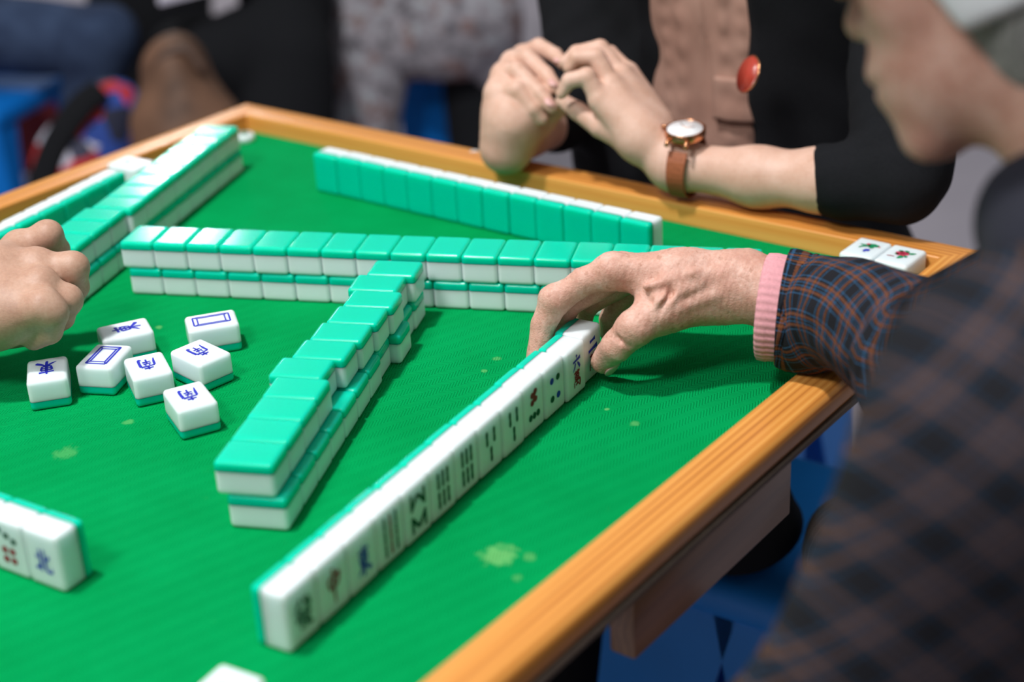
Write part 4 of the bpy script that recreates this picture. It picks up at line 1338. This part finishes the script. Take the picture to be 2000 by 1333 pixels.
# patterned backpack with black strap
pat = NT('comic_print'); pv = pat.n('ShaderNodeTexVoronoi'); pat.set(pv.inputs['Vector'], pat.coord()); pv.inputs['Scale'].default_value = 27
ps = pat.n('ShaderNodeSeparateColor'); pat.set(ps.inputs[0], pv.outputs['Color'])
pc = pat.ramp(ps.outputs[0], [(0.0, lin(40, 70, 150)), (0.18, lin(190, 40, 40)), (0.36, lin(205, 200, 215)), (0.5, lin(34, 36, 58)), (0.66, lin(214, 140, 40)), (0.8, lin(60, 60, 80)), (0.93, lin(150, 40, 50))])
pat.t.nodes[-1].color_ramp.interpolation = 'CONSTANT'
for nd in pat.t.nodes:
    if nd.type == 'VALTORGB': nd.color_ramp.interpolation = 'CONSTANT'
print_m = pat.base(pc, .8)
D = 2880
bt, bb = at(225, 200, D), at(195, 330, D)
bk = tag(empty('backpack', (0, 0, 0)), 'backpack with colourful print and thick black strap on the floor at left', 'backpack')
bk.location = (0, 0, Z0)
blob('bag_body', [cone(at(222, 215, D), at(160, 320, D), 55, 70), cone(at(160, 330, D), A([*at(160, 330, D)[:2], -680]), 88, 66)], 9, [print_m], bk, wrinkle(4, .03, 61), 20, 40)
sp_ = spline([at(196, 176, D - 60), at(160, 205, D - 85), at(118, 262, D - 95), at(88, 330, D - 95), at(70, 400, D - 90)], 22)
V, F, _ = sweep(sp_, [(24, 10)] * 22, 14, CB)
put('strap', mesh('strap', V, F, [black2]), bk)
# dark red bag under the stool
mar = flat('maroon_cloth', lin(112, 30, 40), .85, var=.15, vscale=20); lil = flat('pale_lilac', lin(206, 198, 214), .8)
c = atz(-5, 345, -600) + A([-90, 150, 0])
mb = tag(empty('cloth_bag', (c[0], c[1], -750), .3), 'dark red cloth bag with pale band standing under the stool at far left', 'bag')
put('bag_body', bm_to(box_bm(-95, 95, -60, 60, 0, 300, 24, 3), 'bag_body', [mar]), mb)
put('pale_band', bm_to(box_bm(-98, 98, -63, 63, 60, 120, 8, 2), 'pale_band', [lil]), mb)
# person in black with papers on the lap
D = 2990
hip, kn, an = at(552, 76, D + 30), at(392, 146, D - 50), at(440, 330, D)
pb = blob('person', [cone(hip, kn, 72, 60), cone(at(520, 100, D + 140), at(360, 110, D + 90), 70, 58), cone(kn, an, 52, 40), cone(at(560, 20, D + 90), at(535, -330, D + 150), 74, 78), cone(at(535, -420, D + 150), at(535, -560, D + 140), 60, 90)], 16, [skin_man])
tag(pb, 'person in black clothes seated behind the far left corner of the table', 'person')
blob('black_trousers', [cone(hip, kn, 92, 84), cone(at(520, 100, D + 140), at(360, 110, D + 90), 88, 70), cone(kn, an, 74, 60), cone(at(560, 120, D), at(540, 330, D + 20), 90, 110)], 12, [black2], pb, wrinkle(4, .025, 71))
blob('black_top', [cone(at(560, 20, D + 90), at(535, -330, D + 150), 92, 96)], 18, [black2], pb)
ivory = flat('cream_paper', lin(232, 222, 190), .8)
pd = tag(empty('paper_booklet', (0, 0, 0)), 'white and cream booklet lying open on the black clothed lap', 'booklet'); pd.location = (0, 0, Z0)
a_, b_, c_, d_ = at(312, 28, D - 100), at(468, -12, D - 100), at(490, -66, D + 130), at(340, -60, D + 130)
n_ = unit(np.cross(b_ - a_, d_ - a_)); n_ = n_ * np.sign(n_[2])
a_, b_, c_, d_ = (p + A([0, 0, 26]) for p in (a_, b_, c_, d_))
V = [a_, b_, c_, d_] + [p - n_ * 10 for p in (a_, b_, c_, d_)]
put('pages', mesh('pages', V, [(0, 1, 2, 3), (7, 6, 5, 4), (0, 4, 5, 1), (1, 5, 6, 2), (2, 6, 7, 3), (3, 7, 4, 0)], [lil], None, False), pd)
e_ = lambda s, t: a_ + (b_ - a_) * s + (d_ - a_) * t
V = [e_(.06, .30), e_(.75, .30), e_(.75, .95), e_(.06, .95)]; V = [p + n_ * 1 for p in V] + [p + n_ * 4 for p in V]
put('cream_page', mesh('cream_page', V, [(4, 5, 6, 7), (3, 2, 1, 0), (0, 1, 5, 4), (1, 2, 6, 5), (2, 3, 7, 6), (3, 0, 4, 7)], [ivory], None, False), pd)
# brown leather bag
brn = flat('brown_leather', lin(112, 80, 62), .6, 0, .3, .55, 9)
bb_ = tag(empty('shoulder_bag', (0, 0, 0)), 'soft brown leather bag standing on the floor beside the black trousers', 'bag'); bb_.location = (0, 0, Z0)
blob('bag_body', [cone(at(340, 140, 2730), at(372, 262, 2730), 62, 84), cone(at(372, 262, 2730), A([*at(372, 262, 2730)[:2], -690]), 84, 60)], 8, [brn], bb_, wrinkle(6, .03, 81), 20, 40)
V, F, _ = sweep(spline([at(300, 150, 2680), at(318, 110, 2670), at(362, 96, 2670), at(398, 140, 2680)], 16), [(9, 5)] * 16, 10, CB)
put('handle', mesh('handle', V, F, [flat('brown_leather_dark', lin(84, 60, 48), .55)]), bb_)
# person in floral dress
fl_ = NT('floral_print'); v_ = fl_.coord(); f1 = fl_.noise(v_, 26, 3, .6); f2 = fl_.noise(fl_.coord('Object', (1, 1, 1), (1, .4, 2)), 19, 3, .6)
fc = fl_.ramp(f1, [(0.34, lin(98, 94, 100)), (0.46, lin(138, 132, 138)), (0.56, lin(158, 150, 156)), (0.66, lin(160, 166, 172))])
fc = fl_.mix(fl_.math('MULTIPLY', fl_.math('GREATER_THAN', f2, .57), .75), fc, lin(122, 92, 86))
fc = fl_.mix(fl_.math('MULTIPLY', fl_.math('LESS_THAN', f2, .38), .6), fc, lin(70, 66, 70))
flor = fl_.base(fc, .9, 0, .1)
D = 3250
fp = blob('person', [ell(at(835, 10, D + 40), (140, 120, 110)), cone(at(835, -20, D + 60), at(870, -330, D + 140), 85, 90), cone(at(870, -430, D + 140), at(868, -560, D + 120), 58, 90), cone(at(930, 90, D + 60), at(940, 400, D + 90), 60, 40)], 16, [skin_young])
tag(fp, 'person in grey floral dress seated on the stool behind the far rail', 'person')
blob('floral_dress', [ell(at(845, 30, D + 40), (208, 140, 132)), cone(at(718, 50, D - 10), at(690, 330, D), 100, 72), cone(at(935, 60, D + 20), at(965, 120, D + 40), 95, 70), cone(at(760, 90, D - 30), at(900, 96, D - 30), 60, 60), cone(at(840, -20, D + 60), at(870, -330, D + 140), 128, 112)], 11, [flor], fp, wrinkle(6, .022, 91, (1.4, 1.4, .4)))
blob('leggings', [cone(at(925, 120, D + 70), at(935, 420, D + 100), 70, 50)], 12, [black2], fp)
# person in dark clothes further back
D = 3900
dp = blob('person', [cone(at(300, 20, D), at(310, -300, D + 100), 120, 130), cone(at(310, -360, D + 100), at(310, -460, D + 90), 60, 90), cone(at(300, 60, D), at(280, 260, D), 90, 60)], 20, [skin_man])
tag(dp, 'person in dark clothes in the gap between the jeans and the black trousers', 'person')
blob('dark_clothes', [cone(at(290, 40, D), at(310, -300, D + 100), 150, 160), cone(at(250, 90, D), at(250, 420, D), 110, 80), cone(at(350, 90, D), at(345, 420, D), 110, 80)], 16, [black2], dp)
# rolled cloth on the stool beside the knee
st_ = NT('striped_cloth'); sw = st_.n('ShaderNodeSeparateXYZ'); st_.set(sw.inputs[0], st_.coord('Object', (1, 1, 1), (.5, .3, .9)))
sf = st_.math('FRACT', st_.math('MULTIPLY', sw.outputs[0], 120))
stc = st_.mix(st_.math('GREATER_THAN', sf, .8), lin(104, 112, 106), lin(140, 146, 138))
striped = st_.base(stc, .85)
V, F, _ = sweep(spline([(720, -80, -252), (709, -68, -248), (700, -46, -248), (694, -30, -254)], 14), [(34, 30), (40, 34)] + [(43, 37)] * 10 + [(40, 34), (32, 28)], 28, (0, 0, 1))
o = put('rolled_cloth', mesh('rolled_cloth', V, F, [striped]), None, True)
tag(o, 'rolled grey-green striped cloth on the blue stool beside the dark knee', 'cloth')

pc_ = put('cloth_pouch', None or mesh('cloth_pouch', *nets((lambda s_: s_.add([ell(A([596, -84, -234]), (58, 60, 53)), ell(A([594, -60, -256]), (56, 58, 30))], 4, 20))(Sdf()), 5, pad=4), [black2]), None, True)
tag(pc_, 'round black cloth pouch on the blue stool under the right rail', 'pouch')
# ================================================================== ROOM, LIGHT, CAMERA
def floor_mat():
    t = NT('floor_grey')
    n = t.noise(t.coord(), 1.2, 4)
    return t.base(t.ramp(n, [(0.3, lin(150, 142, 152)), (0.7, lin(172, 163, 172))]), 0.55, 0, 0.3)


bm = box_bm(-9000, 7000, -4500, 11000, -800, -750)
fl = put('floor', bm_to(bm, 'floor', [floor_mat()], False), None, True); tag(fl, kind='structure')


wm = flat('wall_paint', lin(150, 148, 150), .8)
for nm, b in (('wall_far', (-9000, 7000, 10900, 11000, -750, 2600)), ('wall_left', (-9000, -8900, -4500, 10900, -750, 2600))):
    tag(put(nm, bm_to(box_bm(*b), nm, [wm], False), None, True), kind='structure')


def area(name, loc, target, size, power, col=(1, 1, 1), sy=None, disk=False):
    l = bpy.data.lights.new(name, 'AREA')
    l.shape = 'DISK' if disk else 'RECTANGLE'; l.size = size
    if not disk: l.size_y = sy or size
    l.energy = power; l.color = col
    o = bpy.data.objects.new(name, l); COL.objects.link(o)
    o.location = loc
    d = Vector(target) - Vector(loc)
    o.rotation_euler = d.to_track_quat('-Z', 'Y').to_euler()
    return o


T = (0.34, -0.40, Z0)
KD = Vector((-0.10, -0.22, 0.97)).normalized()      # towards the downlight over the table
area('ceiling_spot', Vector(T) + KD * 2.4, T, 0.17, 55, (.98, 1.0, .995), disk=True)
# rows of ceiling panels
pf = area('ceiling_panel_far', (-4.30, 3.41, 2.8), (-4.30, 3.41, 0), .85, 48, (1, .99, .97), .28)
pf.rotation_euler = (0, 0, math.radians(-48))
area('ceiling_lamp_near', (0.55, -2.0, 2.75), (0.4, -0.4, Z0), .5, 30, (.96, 1, 1), disk=True)
w = bpy.data.worlds.new('room_light'); SC.world = w; w.use_nodes = True
wt = w.node_tree; bg = wt.nodes['Background']
tc = wt.nodes.new('ShaderNodeTexCoord'); sx = wt.nodes.new('ShaderNodeSeparateXYZ'); mr = wt.nodes.new('ShaderNodeMapRange')
wt.links.new(tc.outputs['Generated'], sx.inputs[0]); wt.links.new(sx.outputs[2], mr.inputs[0])
mr.inputs[1].default_value = 0.0; mr.inputs[2].default_value = 0.75; mr.inputs[3].default_value = 0.06; mr.inputs[4].default_value = 0.42
wt.links.new(mr.outputs[0], bg.inputs[1])
bg.inputs[0].default_value = (.92, .98, 1.0, 1)

cd = bpy.data.cameras.new('camera'); cam = bpy.data.objects.new('camera', cd); COL.objects.link(cam)
cd.sensor_width = 36.0; cd.lens = FPX / 2000 * 36.0
cd.clip_start = 0.05; cd.clip_end = 60
cd.dof.use_dof = True; cd.dof.focus_distance = 1.19; cd.dof.aperture_fstop = 3.0; cd.dof.aperture_blades = 0
Mx = Matrix(((CR[0], CU[0], CB[0]), (CR[1], CU[1], CB[1]), (CR[2], CU[2], CB[2])))
cam.matrix_world = Matrix.Translation((CAM[0] / 1000, CAM[1] / 1000, CAM[2] / 1000 + Z0)) @ Mx.to_4x4()
SC.camera = cam
SC.view_settings.view_transform = 'Standard'; SC.view_settings.look = 'None'
SC.view_settings.exposure = 0.0; SC.view_settings.gamma = 1.0
SC.view_settings.use_curve_mapping = False
SC.cycles.use_denoising = True
SC.cycles.max_bounces = 6
